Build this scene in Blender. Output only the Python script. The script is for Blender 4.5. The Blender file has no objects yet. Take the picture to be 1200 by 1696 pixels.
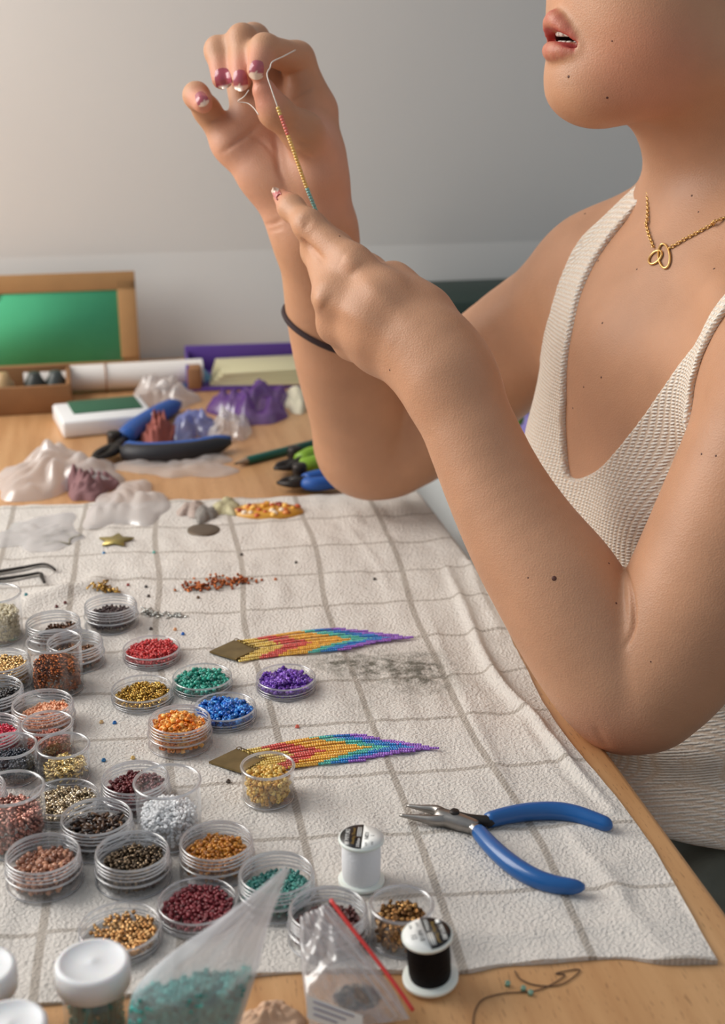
import bpy, bmesh, math, random
import numpy as np
from mathutils import Vector, Matrix, Euler

# ------------------------------------------------------------------ camera, world, light, exposure
SC = bpy.context.scene
COL = SC.collection
FPX, PITCH = 2250.0, math.radians(19.85)
CAM = Vector((0.0, 0.0, 1.14))
TT = 0.74                                   # height of the table top
cam_d = bpy.data.cameras.new('camera')
cam = bpy.data.objects.new('camera', cam_d)
COL.objects.link(cam)
cam_d.sensor_fit = 'VERTICAL'
cam_d.sensor_height = 24.0
cam_d.lens = FPX * 24.0 / 1696.0
cam.location = CAM
cam.rotation_euler = (math.radians(90) - PITCH, 0, 0)
cam_d.clip_start = 0.01
cam_d.dof.use_dof = True
cam_d.dof.focus_distance = 0.79
cam_d.dof.aperture_fstop = cam_d.lens / 5.5
SC.camera = cam

world = bpy.data.worlds.new('world')
SC.world = world
world.use_nodes = True
bgn = world.node_tree.nodes['Background']
bgn.inputs[0].default_value = (0.86, 0.93, 1.0, 1)
bgn.inputs[1].default_value = 0.35

def area_light(name, loc, target, sx, sy, power, col):
    l = bpy.data.lights.new(name, 'AREA')
    l.shape = 'RECTANGLE'; l.size = sx; l.size_y = sy
    l.energy = power; l.color = col
    o = bpy.data.objects.new(name, l); COL.objects.link(o)
    o.location = loc
    o.rotation_euler = (Vector(target) - Vector(loc)).to_track_quat('-Z', 'Y').to_euler()
    return o
# daylight through the tall window on the left of the room
area_light('window_daylight', (-1.35, 1.12, 1.68), (0.25, 0.90, 0.90), 1.3, 1.4, 37, (1.0, 0.96, 0.905))

SC.view_settings.view_transform = 'Standard'
SC.view_settings.look = 'None'
SC.view_settings.exposure = 0.26
SC.view_settings.gamma = 1.0
SC.view_settings.use_curve_mapping = False
SC.cycles.max_bounces = 10
SC.cycles.transparent_max_bounces = 32
SC.cycles.caustics_reflective = False
SC.cycles.caustics_refractive = False

# ------------------------------------------------------------------ helpers
_fw = Vector((0, math.cos(PITCH), -math.sin(PITCH)))
_up = Vector((0, math.sin(PITCH), math.cos(PITCH)))
def at(px, py, d):
    """world point seen at photo position (px, py), d metres deep"""
    return CAM + _fw * d + Vector((1, 0, 0)) * ((px - 600) / FPX * d) + _up * ((848 - py) / FPX * d)
def ground(px, py, z=TT):
    v = _fw + Vector((1, 0, 0)) * ((px - 600) / FPX) + _up * ((848 - py) / FPX)
    return CAM + v * ((z - CAM.z) / v.z)
def depth_of(p):
    return (Vector(p) - CAM).dot(_fw)
def lin(c):
    return tuple(((x / 255) / 12.92 if x / 255 <= 0.04045 else ((x / 255 + 0.055) / 1.055) ** 2.4) for x in c)

def new_mat(name):
    m = bpy.data.materials.new(name); m.use_nodes = True
    nt = m.node_tree; b = nt.nodes['Principled BSDF']
    return m, nt, b
def N(nt, t, **kw):
    n = nt.nodes.new(t)
    for k, v in kw.items():
        if k.startswith('i_'):
            key = k[2:]
            n.inputs[int(key) if key.isdigit() else key.replace('_', ' ')].default_value = v
        else:
            setattr(n, k, v)
    return n
def L(nt, a, b): nt.links.new(a, b)
def mat(name, col, rough=0.5, metal=0.0, noise=0.0, nscale=60.0, bump=0.0, bscale=200.0, spec=0.5, sss=0.0, trans=0.0, alpha=1.0, coat=0.0, sheen=0.0):
    """simple procedural material: colour with a little noise and relief (col in 0-255 sRGB)"""
    m, nt, b = new_mat(name)
    c = lin(col)
    b.inputs['Base Color'].default_value = (*c, 1)
    b.inputs['Roughness'].default_value = rough
    b.inputs['Metallic'].default_value = metal
    b.inputs['Specular IOR Level'].default_value = spec
    b.inputs['Coat Weight'].default_value = coat
    b.inputs['Sheen Weight'].default_value = sheen
    if sss:
        b.inputs['Subsurface Weight'].default_value = sss
        b.inputs['Subsurface Radius'].default_value = (1, .6, .4)
        b.inputs['Subsurface Scale'].default_value = 0.003
    b.inputs['Transmission Weight'].default_value = trans
    b.inputs['Alpha'].default_value = alpha
    tc = N(nt, 'ShaderNodeTexCoord')
    if noise:
        n = N(nt, 'ShaderNodeTexNoise', i_Scale=nscale, i_Detail=4.0)
        L(nt, tc.outputs['Object'], n.inputs['Vector'])
        r = N(nt, 'ShaderNodeMapRange', i_1=0.3, i_2=0.7, i_3=1 - noise, i_4=1 + noise)
        L(nt, n.outputs['Fac'], r.inputs[0])
        mx = N(nt, 'ShaderNodeVectorMath', operation='SCALE')
        mx.inputs[0].default_value = c
        L(nt, r.outputs[0], mx.inputs['Scale'])
        L(nt, mx.outputs[0], b.inputs['Base Color'])
    if bump:
        n2 = N(nt, 'ShaderNodeTexNoise', i_Scale=bscale, i_Detail=3.0)
        L(nt, tc.outputs['Object'], n2.inputs['Vector'])
        bp = N(nt, 'ShaderNodeBump', i_Strength=bump, i_Distance=0.001)
        L(nt, n2.outputs['Fac'], bp.inputs['Height'])
        L(nt, bp.outputs[0], b.inputs['Normal'])
    return m

def tag(o, label=None, cat=None, group=None, kind=None):
    if label: o['label'] = label
    if cat: o['category'] = cat
    if group: o['group'] = group
    if kind: o['kind'] = kind
    return o
def empty(name, loc=(0, 0, 0), rz=0.0):
    o = bpy.data.objects.new(name, None); COL.objects.link(o)
    o.location = loc; o.rotation_euler = (0, 0, rz); o.empty_display_size = 0.02
    return o
def link(name, me, m=None, parent=None, smooth=True):
    o = bpy.data.objects.new(name, me); COL.objects.link(o)
    if m is not None:
        if isinstance(m, (list, tuple)):
            for q in m: me.materials.append(q)
        else: me.materials.append(m)
    if smooth and len(me.polygons):
        me.polygons.foreach_set('use_smooth', np.ones(len(me.polygons), dtype=bool))
    if parent is not None: o.parent = parent
    return o
def mesh_np(name, V, F):
    """V (n,3), F (m,k) with k = 3 or 4, or a list of such arrays"""
    me = bpy.data.meshes.new(name)
    V = np.asarray(V, dtype=np.float32)
    Fs = F if isinstance(F, list) else [F]
    Fs = [np.asarray(f, dtype=np.int32) for f in Fs if len(f)]
    me.vertices.add(len(V)); me.vertices.foreach_set('co', V.ravel())
    nl = sum(f.size for f in Fs); nf = sum(len(f) for f in Fs)
    me.loops.add(nl); me.polygons.add(nf)
    me.loops.foreach_set('vertex_index', np.concatenate([f.ravel() for f in Fs]))
    tot = np.concatenate([np.full(len(f), f.shape[1], dtype=np.int32) for f in Fs])
    st = np.concatenate([[0], np.cumsum(tot)[:-1]]).astype(np.int32)
    me.polygons.foreach_set('loop_start', st)
    me.update(calc_edges=True); me.validate()
    return me
def vcol(me, C, name='col'):
    a = me.color_attributes.new(name, 'FLOAT_COLOR', 'POINT')
    C = np.asarray(C, dtype=np.float32)
    if C.shape[1] == 3: C = np.hstack([C, np.ones((len(C), 1), dtype=np.float32)])
    a.data.foreach_set('color', C.ravel())

class MB:
    """collects shapes into one mesh"""
    def __init__(s): s.V = []; s.F4 = []; s.F3 = []; s.n = 0; s.mi = []
    def add(s, V, F4=(), F3=()):
        V = np.asarray(V, dtype=float)
        s.V.append(V)
        if len(F4): s.F4.append(np.asarray(F4) + s.n)
        if len(F3): s.F3.append(np.asarray(F3) + s.n)
        s.n += len(V); return s
    def box(s, c, size, R=None, bev=0.0):
        c = np.asarray(c, float); h = np.asarray(size, float) / 2
        if bev <= 0:
            V = np.array([[x, y, z] for x in (-1, 1) for y in (-1, 1) for z in (-1, 1)], float) * h
            F = [[0, 1, 3, 2], [4, 6, 7, 5], [0, 4, 5, 1], [2, 3, 7, 6], [0, 2, 6, 4], [1, 5, 7, 3]]
            if R is not None: V = V @ np.asarray(R).T
            return s.add(V + c, F)
        bm = bmesh.new(); bmesh.ops.create_cube(bm, size=1.0)
        for v in bm.verts: v.co = Vector((v.co.x * 2 * h[0], v.co.y * 2 * h[1], v.co.z * 2 * h[2]))
        bmesh.ops.bevel(bm, geom=bm.edges[:], offset=bev, segments=2, affect='EDGES', profile=0.5)
        bm.verts.index_update()
        V = np.array([v.co[:] for v in bm.verts])
        if R is not None: V = V @ np.asarray(R).T
        bmesh.ops.triangulate(bm, faces=bm.faces[:])
        F = [[v.index for v in f.verts] for f in bm.faces]
        bm.free()
        return s.add(V + c, (), F)
    def lathe(s, prof, n=32, c=(0, 0, 0), R=None):
        """prof: (r, z) list, turned about the z axis"""
        prof = np.asarray(prof, float); m = len(prof)
        a = np.linspace(0, 2 * np.pi, n, endpoint=False)
        V = np.stack([prof[:, None, 0] * np.cos(a), prof[:, None, 0] * np.sin(a), np.repeat(prof[:, 1:2], n, 1)], -1).reshape(-1, 3)
        if R is not None: V = V @ np.asarray(R).T
        i, j = np.meshgrid(np.arange(m - 1), np.arange(n), indexing='ij')
        j2 = (j + 1) % n
        F = np.stack([i * n + j, i * n + j2, (i + 1) * n + j2, (i + 1) * n + j], -1).reshape(-1, 4)
        return s.add(V + np.asarray(c, float), F)
    def tube(s, pts, rad, n=8, closed=False, flat=None, nrm=None, cap=True):
        """pts (k,3); rad scalar or (k,) ; flat (k,) or scalar squashes along nrm"""
        P = np.asarray(pts, float); k = len(P)
        r = np.broadcast_to(np.asarray(rad, float), (k,)).copy()
        if closed: T = np.roll(P, -1, 0) - np.roll(P, 1, 0)
        else: T = np.gradient(P, axis=0)
        T /= np.linalg.norm(T, axis=1)[:, None] + 1e-12
        ref = np.asarray(nrm if nrm is not None else (0, 0, 1.0), float)
        if nrm is None and abs(T @ ref).max() > 0.98: ref = np.array([1.0, 0.13, 0.07])
        B = np.cross(T, ref); B /= np.linalg.norm(B, axis=1)[:, None] + 1e-12
        Nn = np.cross(B, T)
        fl = np.broadcast_to(np.asarray(1.0 if flat is None else flat, float), (k,))
        a = np.linspace(0, 2 * np.pi, n, endpoint=False)
        V = (P[:, None] + r[:, None, None] * (np.cos(a)[None, :, None] * B[:, None] + (fl[:, None] * np.sin(a)[None])[..., None] * Nn[:, None])).reshape(-1, 3)
        kk = k if closed else k - 1
        i, j = np.meshgrid(np.arange(kk), np.arange(n), indexing='ij')
        i2 = (i + 1) % k; j2 = (j + 1) % n
        F = np.stack([i * n + j, i * n + j2, i2 * n + j2, i2 * n + j], -1).reshape(-1, 4)
        if cap and not closed:
            V = np.vstack([V, P[:1], P[-1:]])
            jj = np.arange(n); j3 = (jj + 1) % n
            c0 = np.stack([np.full(n, k * n), j3, jj], 1)
            c1 = np.stack([np.full(n, k * n + 1), (k - 1) * n + jj, (k - 1) * n + j3], 1)
            return s.add(V, F, np.vstack([c0, c1]))
        return s.add(V, F)
    def prism(s, poly, z0, z1, c=(0, 0, 0), R=None):
        p = np.asarray(poly, float); n = len(p)
        V = np.vstack([np.c_[p, np.full(n, z0)], np.c_[p, np.full(n, z1)], [[*p.mean(0), z0]], [[*p.mean(0), z1]]])
        if R is not None: V = V @ np.asarray(R).T
        i = np.arange(n); j = (i + 1) % n
        F = np.stack([i, j, n + j, n + i], 1)
        T = np.vstack([np.stack([np.full(n, 2 * n), j, i], 1), np.stack([np.full(n, 2 * n + 1), n + i, n + j], 1)])
        return s.add(V + np.asarray(c, float), F, T)
    def grid(s, P):
        """P (a,b,3) points"""
        P = np.asarray(P, float); a, b = P.shape[:2]
        i, j = np.meshgrid(np.arange(a - 1), np.arange(b - 1), indexing='ij')
        F = np.stack([i * b + j, (i + 1) * b + j, (i + 1) * b + j + 1, i * b + j + 1], -1).reshape(-1, 4)
        return s.add(P.reshape(-1, 3), F)
    def mesh(s, name):
        F = []
        if s.F4: F.append(np.vstack(s.F4))
        if s.F3: F.append(np.vstack(s.F3))
        return mesh_np(name, np.vstack(s.V), F)
    def build(s, name, m=None, parent=None, smooth=True, loc=None):
        o = link(name, s.mesh(name), m, parent, smooth)
        if loc is not None: o.location = loc
        return o
def autosmooth(o, ang=35):
    me = o.data
    try:
        me.set_sharp_from_angle(angle=math.radians(ang))
    except Exception: pass
    return o
def spline(pts, n=8):
    """Catmull-Rom through pts (k,d) -> dense polyline"""
    P = np.asarray(pts, float)
    Q = np.vstack([2 * P[0] - P[1], P, 2 * P[-1] - P[-2]])
    out = []
    for i in range(1, len(Q) - 2):
        t = np.linspace(0, 1, n, endpoint=False)[:, None]
        a, b, c, d = Q[i - 1], Q[i], Q[i + 1], Q[i + 2]
        out.append(0.5 * ((2 * b) + (c - a) * t + (2 * a - 5 * b + 4 * c - d) * t ** 2 + (-a + 3 * b - 3 * c + d) * t ** 3))
    out.append(P[-1:])
    return np.vstack(out)
def noise2(x, y, seed=0, n=24, f0=1.0, f1=4.0):
    """smooth pseudo-random field from random plane waves, about -1..1"""
    r = np.random.RandomState(seed); z = 0
    for _ in range(n):
        f = f0 + (f1 - f0) * r.rand(); a = r.rand() * 2 * np.pi
        z = z + np.sin((x * np.cos(a) + y * np.sin(a)) * f * 2 * np.pi + r.rand() * 6.28)
    return z / math.sqrt(n)

# ------------------------------------------------------------------ implicit-surface body builder
class SDF:
    def __init__(s): s.groups = []          # (k_in, k_out, prims, op)
    def group(s, k_in, k_out, prims, op='u'): s.groups.append((k_in, k_out, prims, op))
def cone(a, b, ra, rb, n=None, flat=1.0):
    return ('c', np.array(a, np.float32), np.array(b, np.float32), float(ra), float(rb), None if n is None else (np.array(n, float) / np.linalg.norm(n)).astype(np.float32), flat)
def ell(c, R, r):
    """R rows = axes"""
    return ('e', np.array(c, np.float32), np.array(R, np.float32), np.array(r, np.float32))
def prim_eval(p, X):
    if p[0] == 'c':
        _, a, b, ra, rb, n, fl = p
        ab = b - a; L2 = ab @ ab + 1e-12
        d = X - a
        t = np.clip((d @ ab) / L2, 0, 1)
        q = d - t[:, None] * ab
        if n is None or fl == 1.0:
            return np.sqrt(np.einsum('ij,ij->i', q, q)) - (ra + (rb - ra) * t)
        m = q @ n
        l2 = np.sqrt(np.maximum(np.einsum('ij,ij->i', q, q) - m * m, 0) + (m / fl) ** 2)
        return (l2 - (ra + (rb - ra) * t)) * (min(fl, 1.0) * 0.5 + 0.5)
    _, c, R, r = p
    q = (X - c) @ R.T / r
    w = q / r
    k0 = np.sqrt(np.einsum('ij,ij->i', q, q)); k1 = np.sqrt(np.einsum('ij,ij->i', w, w)) + 1e-9
    return k0 * (k0 - 1) / k1
def smin(a, b, k):
    if k <= 0: return np.minimum(a, b)
    h = np.maximum(k - np.abs(a - b), 0) / k
    return np.minimum(a, b) - h * h * k * 0.25
def smax(a, b, k): return -smin(-a, -b, k)
def sdf_eval(S, X, act=None):
    d = np.full(len(X), 1e3, dtype=np.float32)
    for gi, (ki, ko, prims, op) in enumerate(S.groups):
        g = None
        for pi, p in enumerate(prims):
            if act is not None and not act[gi][pi]: continue
            v = prim_eval(p, X)
            g = v if g is None else smin(g, v, ki)
        if g is None: continue
        d = smin(d, g, ko) if op == 'u' else smax(d, -g, ko)
    return d
def polygonize(fn, lo, hi, h, act_fn=None, B=20):
    """surface nets on a sparse set of blocks; fn(X, act) -> signed distance"""
    lo = np.asarray(lo, float); nb = np.ceil((np.asarray(hi, float) - lo) / (h * B)).astype(int)
    Nn = nb * B + 4
    ax = np.arange(B + 1)
    G = np.stack(np.meshgrid(ax, ax, ax, indexing='ij'), -1).reshape(-1, 3)
    bc = np.stack(np.meshgrid(*[np.arange(n) for n in nb], indexing='ij'), -1).reshape(-1, 3)
    cen = lo + (bc + 0.5) * B * h
    dc = fn(cen, None)
    half = B * h * 0.5 * math.sqrt(3)
    keep = np.abs(dc) < half * 1.25 + 0.012
    ids = []; vs = []; ed = [[], [], []]
    cid = lambda c: (c[:, 0] * Nn[1] + c[:, 1]) * Nn[2] + c[:, 2]
    corners = np.array([[x, y, z] for x in (0, 1) for y in (0, 1) for z in (0, 1)])
    e_pairs = [(a, b) for a in range(8) for b in range(a + 1, 8) if abs(corners[a] - corners[b]).sum() == 1]
    kc = np.argwhere(keep).ravel()
    acts = act_fn(cen[kc].astype(np.float32), half) if act_fn else None
    for bi, b in enumerate(bc[kc]):
        base = b * B
        X = (lo + (base + G) * h).astype(np.float32)
        act = [[r_[bi] for r_ in g_] for g_ in acts] if act_fn else None
        D = fn(X, act).reshape(B + 1, B + 1, B + 1)
        s = D < 0
        if s.all() or not s.any(): continue
        cs = np.stack([s[x:B + x, y:B + y, z:B + z] for x, y, z in corners], -1)
        n_in = cs.sum(-1)
        c = np.argwhere((n_in > 0) & (n_in < 8))
        dv = np.stack([D[c[:, 0] + x, c[:, 1] + y, c[:, 2] + z] for x, y, z in corners], 1)
        acc = np.zeros((len(c), 3)); cnt = np.zeros(len(c))
        for a_, b_ in e_pairs:
            da, db = dv[:, a_], dv[:, b_]
            m = (da < 0) != (db < 0)
            t = np.where(m, da / np.where(m, da - db, 1), 0)
            acc += np.where(m[:, None], corners[a_] + t[:, None] * (corners[b_] - corners[a_]), 0); cnt += m
        vs.append(lo + (base + c + acc / cnt[:, None]) * h)
        ids.append(cid(base + c + 1))
        for axis in range(3):
            sl0 = [slice(0, B)] * 3; sl1 = [slice(0, B)] * 3; sl1[axis] = slice(1, B + 1)
            s0 = s[tuple(sl0)]; s1 = s[tuple(sl1)]
            e = np.argwhere(s0 != s1)
            if len(e): ed[axis].append(np.c_[base + e + 1, s0[e[:, 0], e[:, 1], e[:, 2]]])
    ids = np.concatenate(ids); V = np.concatenate(vs)
    o = np.argsort(ids); ids = ids[o]; V = V[o]
    Q = []
    for axis in range(3):
        if not ed[axis]: continue
        e = np.concatenate(ed[axis]); p = e[:, :3]; fl = e[:, 3].astype(bool)
        u = np.zeros(3, int); w = np.zeros(3, int); u[(axis + 1) % 3] = 1; w[(axis + 2) % 3] = 1
        q = np.stack([cid(p), cid(p - u), cid(p - u - w), cid(p - w)], 1)
        ix = np.searchsorted(ids, q); ix = np.minimum(ix, len(ids) - 1)
        ok = (ids[ix] == q).all(1)
        ix = ix[ok]; f2 = fl[ok]
        ix[~f2] = ix[~f2][:, ::-1]
        Q.append(ix)
    return V, np.vstack(Q)
def sdf_mesh(S, lo, hi, h, extra=None):
    mk = [max(g[0], g[1]) for g in S.groups]
    def act_fn(c, half):
        return [[prim_eval(p, c) < half * 1.2 + 2 * mk[gi] + 0.02 for p in g[2]] for gi, g in enumerate(S.groups)]
    def fn(X, act):
        d = sdf_eval(S, X, act)
        return d if extra is None else extra(X, d)
    return polygonize(fn, lo, hi, h, act_fn)
def relax(V, Q, it=2, w=0.5):
    E = np.vstack([Q[:, [0, 1]], Q[:, [1, 2]], Q[:, [2, 3]], Q[:, [3, 0]]])
    deg = np.bincount(E.ravel(), minlength=len(V)).astype(float)[:, None]
    for _ in range(it):
        A = np.stack([np.bincount(E[:, 0], V[E[:, 1], i], len(V)) + np.bincount(E[:, 1], V[E[:, 0], i], len(V)) for i in range(3)], 1)
        V = V + w * (A / np.maximum(deg, 1) - V)
    return V
def limb(pts, n=None, flat=1.0, sub=1):
    """pts: (px, py, depth, radius_px) joints in the photo's frame -> tapered segments"""
    out = []
    if len(pts) > 3 and sub > 1: pts = spline(pts, sub)
    for p, q in zip(pts[:-1], pts[1:]):
        out.append(cone(at(*p[:3]), at(*q[:3]), p[3] * p[2] / FPX, q[3] * q[2] / FPX, n, flat))
    return out

# ------------------------------------------------------------------ the person
VIEW = np.array(_fw)
FA = math.radians(25)
FR = np.array([-math.cos(FA), -math.sin(FA), 0]); LF = np.array([math.sin(FA), -math.cos(FA), 0]); UPZ = np.array([0, 0, 1.0])
TR = np.stack([FR, LF, UPZ])
def tp(c, f, l, z): return np.array(c) + f * FR + l * LF + np.array([0, 0, z])
CH = np.array([.242, .905, .86])            # centre of the rib cage
HA = math.radians(20)
HF = np.array([-math.cos(HA), -math.sin(HA), 0]); HL = np.array([math.sin(HA), -math.cos(HA), 0])
HR = np.stack([HF, HL, UPZ])
STO = np.array(at(927, 60, .83))            # midpoint between the lips
def hp(f, l, z): return STO + f * HF + l * HL + np.array([0, 0, z])
SH_N = np.array(at(1345, 600, .75)); SH_F = np.array(at(1000, 462, 1.0))
NECK0 = np.array([.262, .935, 1.0]); NECK1 = hp(-.114, 0, -.02)

torso = [
    ell(CH, TR, (.098, .132, .19)),
    ell(tp(CH, -.01, 0, -.25), TR, (.105, .145, .15)),
    cone(tp(CH, -.005, .02, -.1), tp(CH, -.008, .02, -.25), .098, .11, LF, 1.12),
    cone(tp(CH, -.005, -.02, -.1), tp(CH, -.008, -.02, -.25), .098, .11, LF, 1.12),
    ell(tp(CH, .046, .060, -.016), TR, (.060, .062, .064)),
    ell(tp(CH, .042, -.050, -.016), TR, (.058, .058, .064)),
    cone(tp(CH, .045, .02, .06), SH_N + FR * .005, .048, .036),
    cone(tp(CH, .045, -.02, .06), SH_F + FR * .005, .048, .036),
    cone(tp(CH, -.03, 0, .1), NECK0 + np.array([.004, .002, -.02]), .075, .048),
    cone(NECK0 + np.array([0, 0, .030]) - FR * .02, SH_N + UPZ * .004, .036, .03),
    cone(NECK0 + np.array([0, 0, .042]) - FR * .015, SH_F + UPZ * .010, .038, .03),
    cone(tp(CH, -.05, .05, .05), tp(CH, -.05, -.05, .05), .09, .09),
]
neck = [cone(NECK0, NECK1, .056, .053), cone(NECK1, hp(-.11, 0, .08), .053, .06)]
clav = [cone(NECK0 + FR * .052 + LF * .012 + UPZ * -.004, SH_N * .75 + NECK0 * .25 + FR * .045 + UPZ * .012, .007, .008),
        cone(NECK0 + FR * .052 - LF * .012 + UPZ * -.004, SH_F * .75 + NECK0 * .25 + FR * .045 + UPZ * .012, .007, .008)]
head = [
    ell(hp(-.098, 0, .085), HR, (.092, .072, .098)),        # skull
    ell(hp(-.055, 0, .045), HR, (.058, .062, .07)),         # face
    ell(hp(-.030, 0, -.003), HR, (.028, .033, .034)),       # mouth mound
    ell(hp(-.0205, 0, -.0285), HR, (.0225, .024, .0185)),     # chin
    cone(hp(-.028, .012, -.030), hp(-.092, .050, -.012), .0165, .017),
    cone(hp(-.028, -.012, -.030), hp(-.092, -.050, -.012), .0165, .017),
    cone(hp(-.092, .052, -.012), hp(-.100, .060, .05), .017, .014),
    cone(hp(-.092, -.052, -.012), hp(-.100, -.060, .05), .017, .014),
    ell(hp(-.055, .030, .005), HR, (.040, .034, .042)),     # cheeks
    ell(hp(-.055, -.030, .005), HR, (.040, .034, .042)),
    ell(hp(-.058, 0, -.028), HR, (.048, .038, .018)),       # floor of the mouth
]
nose = [cone(hp(-.014, 0, .080), hp(.004, 0, .050), .0058, .0075), ell(hp(.0085, 0, .0455), HR, (.0085, .0085, .0080)),
        ell(hp(-.001, .0105, .0425), HR, (.0085, .0062, .0068)), ell(hp(-.001, -.0105, .0425), HR, (.0085, .0062, .0068))]
sockets = [ell(hp(-.002, .031, .077), HR, (.010, .017, .010)), ell(hp(-.002, -.031, .077), HR, (.010, .017, .010))]
ears = [ell(hp(-.105, .070, .045), HR, (.017, .008, .03)), ell(hp(-.105, -.070, .045), HR, (.017, .008, .03))]
def lip_curve(zc, fc, zk=-.0088, n=11, w=.0235, p=2.0):
    return [hp(fc - .0150 * t * t, w * t, zc + (zk - zc) * abs(t) ** p) for t in np.linspace(-1, 1, n)]
ul = lip_curve(.0098, .0042, p=1.45); ll = lip_curve(-.0084, .0032, p=2.6)
def lip_segs(c, r0, r1):
    n = len(c)
    rr = [r1 + (r0 - r1) * (1 - abs(2 * i / (n - 1) - 1) ** 1.6) for i in range(n)]
    return [cone(c[i], c[i + 1], rr[i], rr[i + 1]) for i in range(n - 1)]
lips_u = lip_segs(ul, .0052, .0016); lips_l = lip_segs(ll, .0058, .0018)
gap = lip_curve(.0012, .0075, w=.019, p=2.2)
mouth_gap = [cone(gap[i], gap[i + 1], .0025, .0025) for i in range(0, len(gap) - 1)]
mouth_in = [ell(hp(-.011, 0, -.0008), HR, (.016, .0155, .0038))]

far_elbow_d, far_wr_d = 1.15, .985
far_arm = limb([(640, 742, 1.15, 80), (705, 690, 1.135, 93), (815, 606, 1.09, 94), (900, 530, 1.045, 86), (990, 468, 1.0, 74)], sub=3)
far_fore = limb([(640, 744, 1.15, 78), (606, 742, 1.145, 80), (604, 700, 1.125, 84), (584, 640, 1.09, 80), (564, 585, 1.06, 74), (546, 520, 1.035, 68), (534, 455, 1.01, 63), (522, 390, .985, 60)], sub=3)
near_upper = limb([(1062, 1150, .80, 98), (1120, 1062, .795, 116), (1182, 950, .785, 126), (1240, 820, .772, 128), (1298, 690, .76, 130), (1345, 585, .75, 128)], sub=3)
near_fore = limb([(1035, 1165, .80, 84), (1008, 1118, .803, 97), (968, 1050, .807, 102), (925, 975, .812, 101), (873, 900, .818, 90), (823, 812, .824, 79), (778, 712, .83, 72), (748, 636, .835, 66)], sub=3)
# far hand: palm to the camera, thumb and index pinch the thread
fp = [
    (limb([(490, 372, .985, 38), (432, 290, .97, 34), (388, 238, .968, 30)]) + limb([(516, 385, .985, 48), (470, 300, .972, 44), (432, 215, .970, 32)])
     + limb([(530, 385, .985, 46), (518, 300, .972, 44), (500, 205, .968, 38)]) + limb([(385, 240, .968, 30), (412, 208, .968, 27), (462, 190, .968, 28), (515, 190, .966, 30)])
     + limb([(538, 360, .978, 38), (527, 290, .960, 38), (518, 235, .950, 36)])),
]
web = limb([(516, 215, .956, 30), (506, 160, .958, 27), (498, 128, .957, 24)]) + limb([(526, 182, .966, 30), (534, 250, .966, 32), (538, 310, .970, 34)])
f_pinky = limb([(372, 228, .968, 25), (342, 182, .960, 21), (325, 158, .945, 20), (336, 172, .930, 16)])
f_ring = limb([(410, 200, .968, 25), (385, 80, .968, 22), (362, 84, .942, 22), (367, 131, .930, 17)])
f_mid = limb([(462, 185, .968, 27), (420, 66, .966, 25), (401, 66, .935, 24), (399, 132, .920, 18)])
f_index = limb([(526, 182, .966, 29), (492, 98, .952, 27), (438, 82, .920, 24), (426, 116, .904, 18)])
f_thumb = limb([(524, 250, .950, 36), (502, 220, .934, 32), (455, 184, .916, 25), (437, 150, .910, 20)])
# near hand: back of the hand to the camera, index stretched out, the others curled behind
np_ = (limb([(742, 618, .835, 62), (718, 576, .838, 60), (640, 500, .848, 44), (584, 440, .858, 31)])
       + limb([(735, 612, .835, 60), (700, 580, .84, 55), (620, 525, .846, 42), (552, 492, .854, 30)])
       + limb([(730, 618, .838, 58), (700, 590, .842, 50), (620, 560, .852, 38), (556, 538, .866, 27)])
       + limb([(728, 622, .84, 54), (690, 600, .848, 44), (630, 580, .862, 34), (582, 568, .880, 24)])
       + limb([(730, 585, .845, 54), (700, 522, .855, 44), (650, 466, .872, 34)]))
n_index = limb([(584, 440, .858, 30), (511, 373, .876, 23), (482, 344, .893, 19), (466, 327, .903, 14)])
n_mid = limb([(552, 492, .854, 30), (524, 416, .890, 23), (528, 392, .915, 19), (520, 372, .925, 15)])
n_ring = limb([(556, 538, .866, 27), (540, 492, .905, 21), (556, 452, .925, 18), (560, 430, .925, 15)])
n_pinky = limb([(582, 568, .880, 24), (562, 528, .915, 19), (570, 500, .935, 16), (580, 485, .935, 14)])
n_thumb = limb([(660, 480, .872, 34), (610, 448, .900, 24), (560, 408, .922, 20), (522, 366, .930, 16)])

BODY = SDF()
BODY.group(.045, 0, torso)
BODY.group(.03, .028, neck)
BODY.group(.01, .018, clav)
BODY.group(.022, .018, head)
BODY.group(.008, .010, nose)
BODY.group(.002, .010, sockets, 'd')
BODY.group(.004, .006, ears)
BODY.group(.003, .003, lips_u)
BODY.group(.003, .003, lips_l)
BODY.group(.002, .002, mouth_gap, 'd')
BODY.group(.002, .002, mouth_in, 'd')
BODY.group(.008, .035, far_arm)
BODY.group(.006, .006, far_fore)
BODY.group(.012, .02, fp[0])
BODY.group(.008, .010, web)
for g in (f_pinky, f_ring, f_mid, f_index): BODY.group(.006, .006, g)
BODY.group(.008, .004, f_thumb)
BODY.group(.008, .022, near_upper)
BODY.group(.006, .003, near_fore)
BODY.group(.012, .02, np_)
for g in (n_index, n_mid, n_ring, n_pinky): BODY.group(.008, .010, g)
BODY.group(.008, .006, n_thumb)

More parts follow.
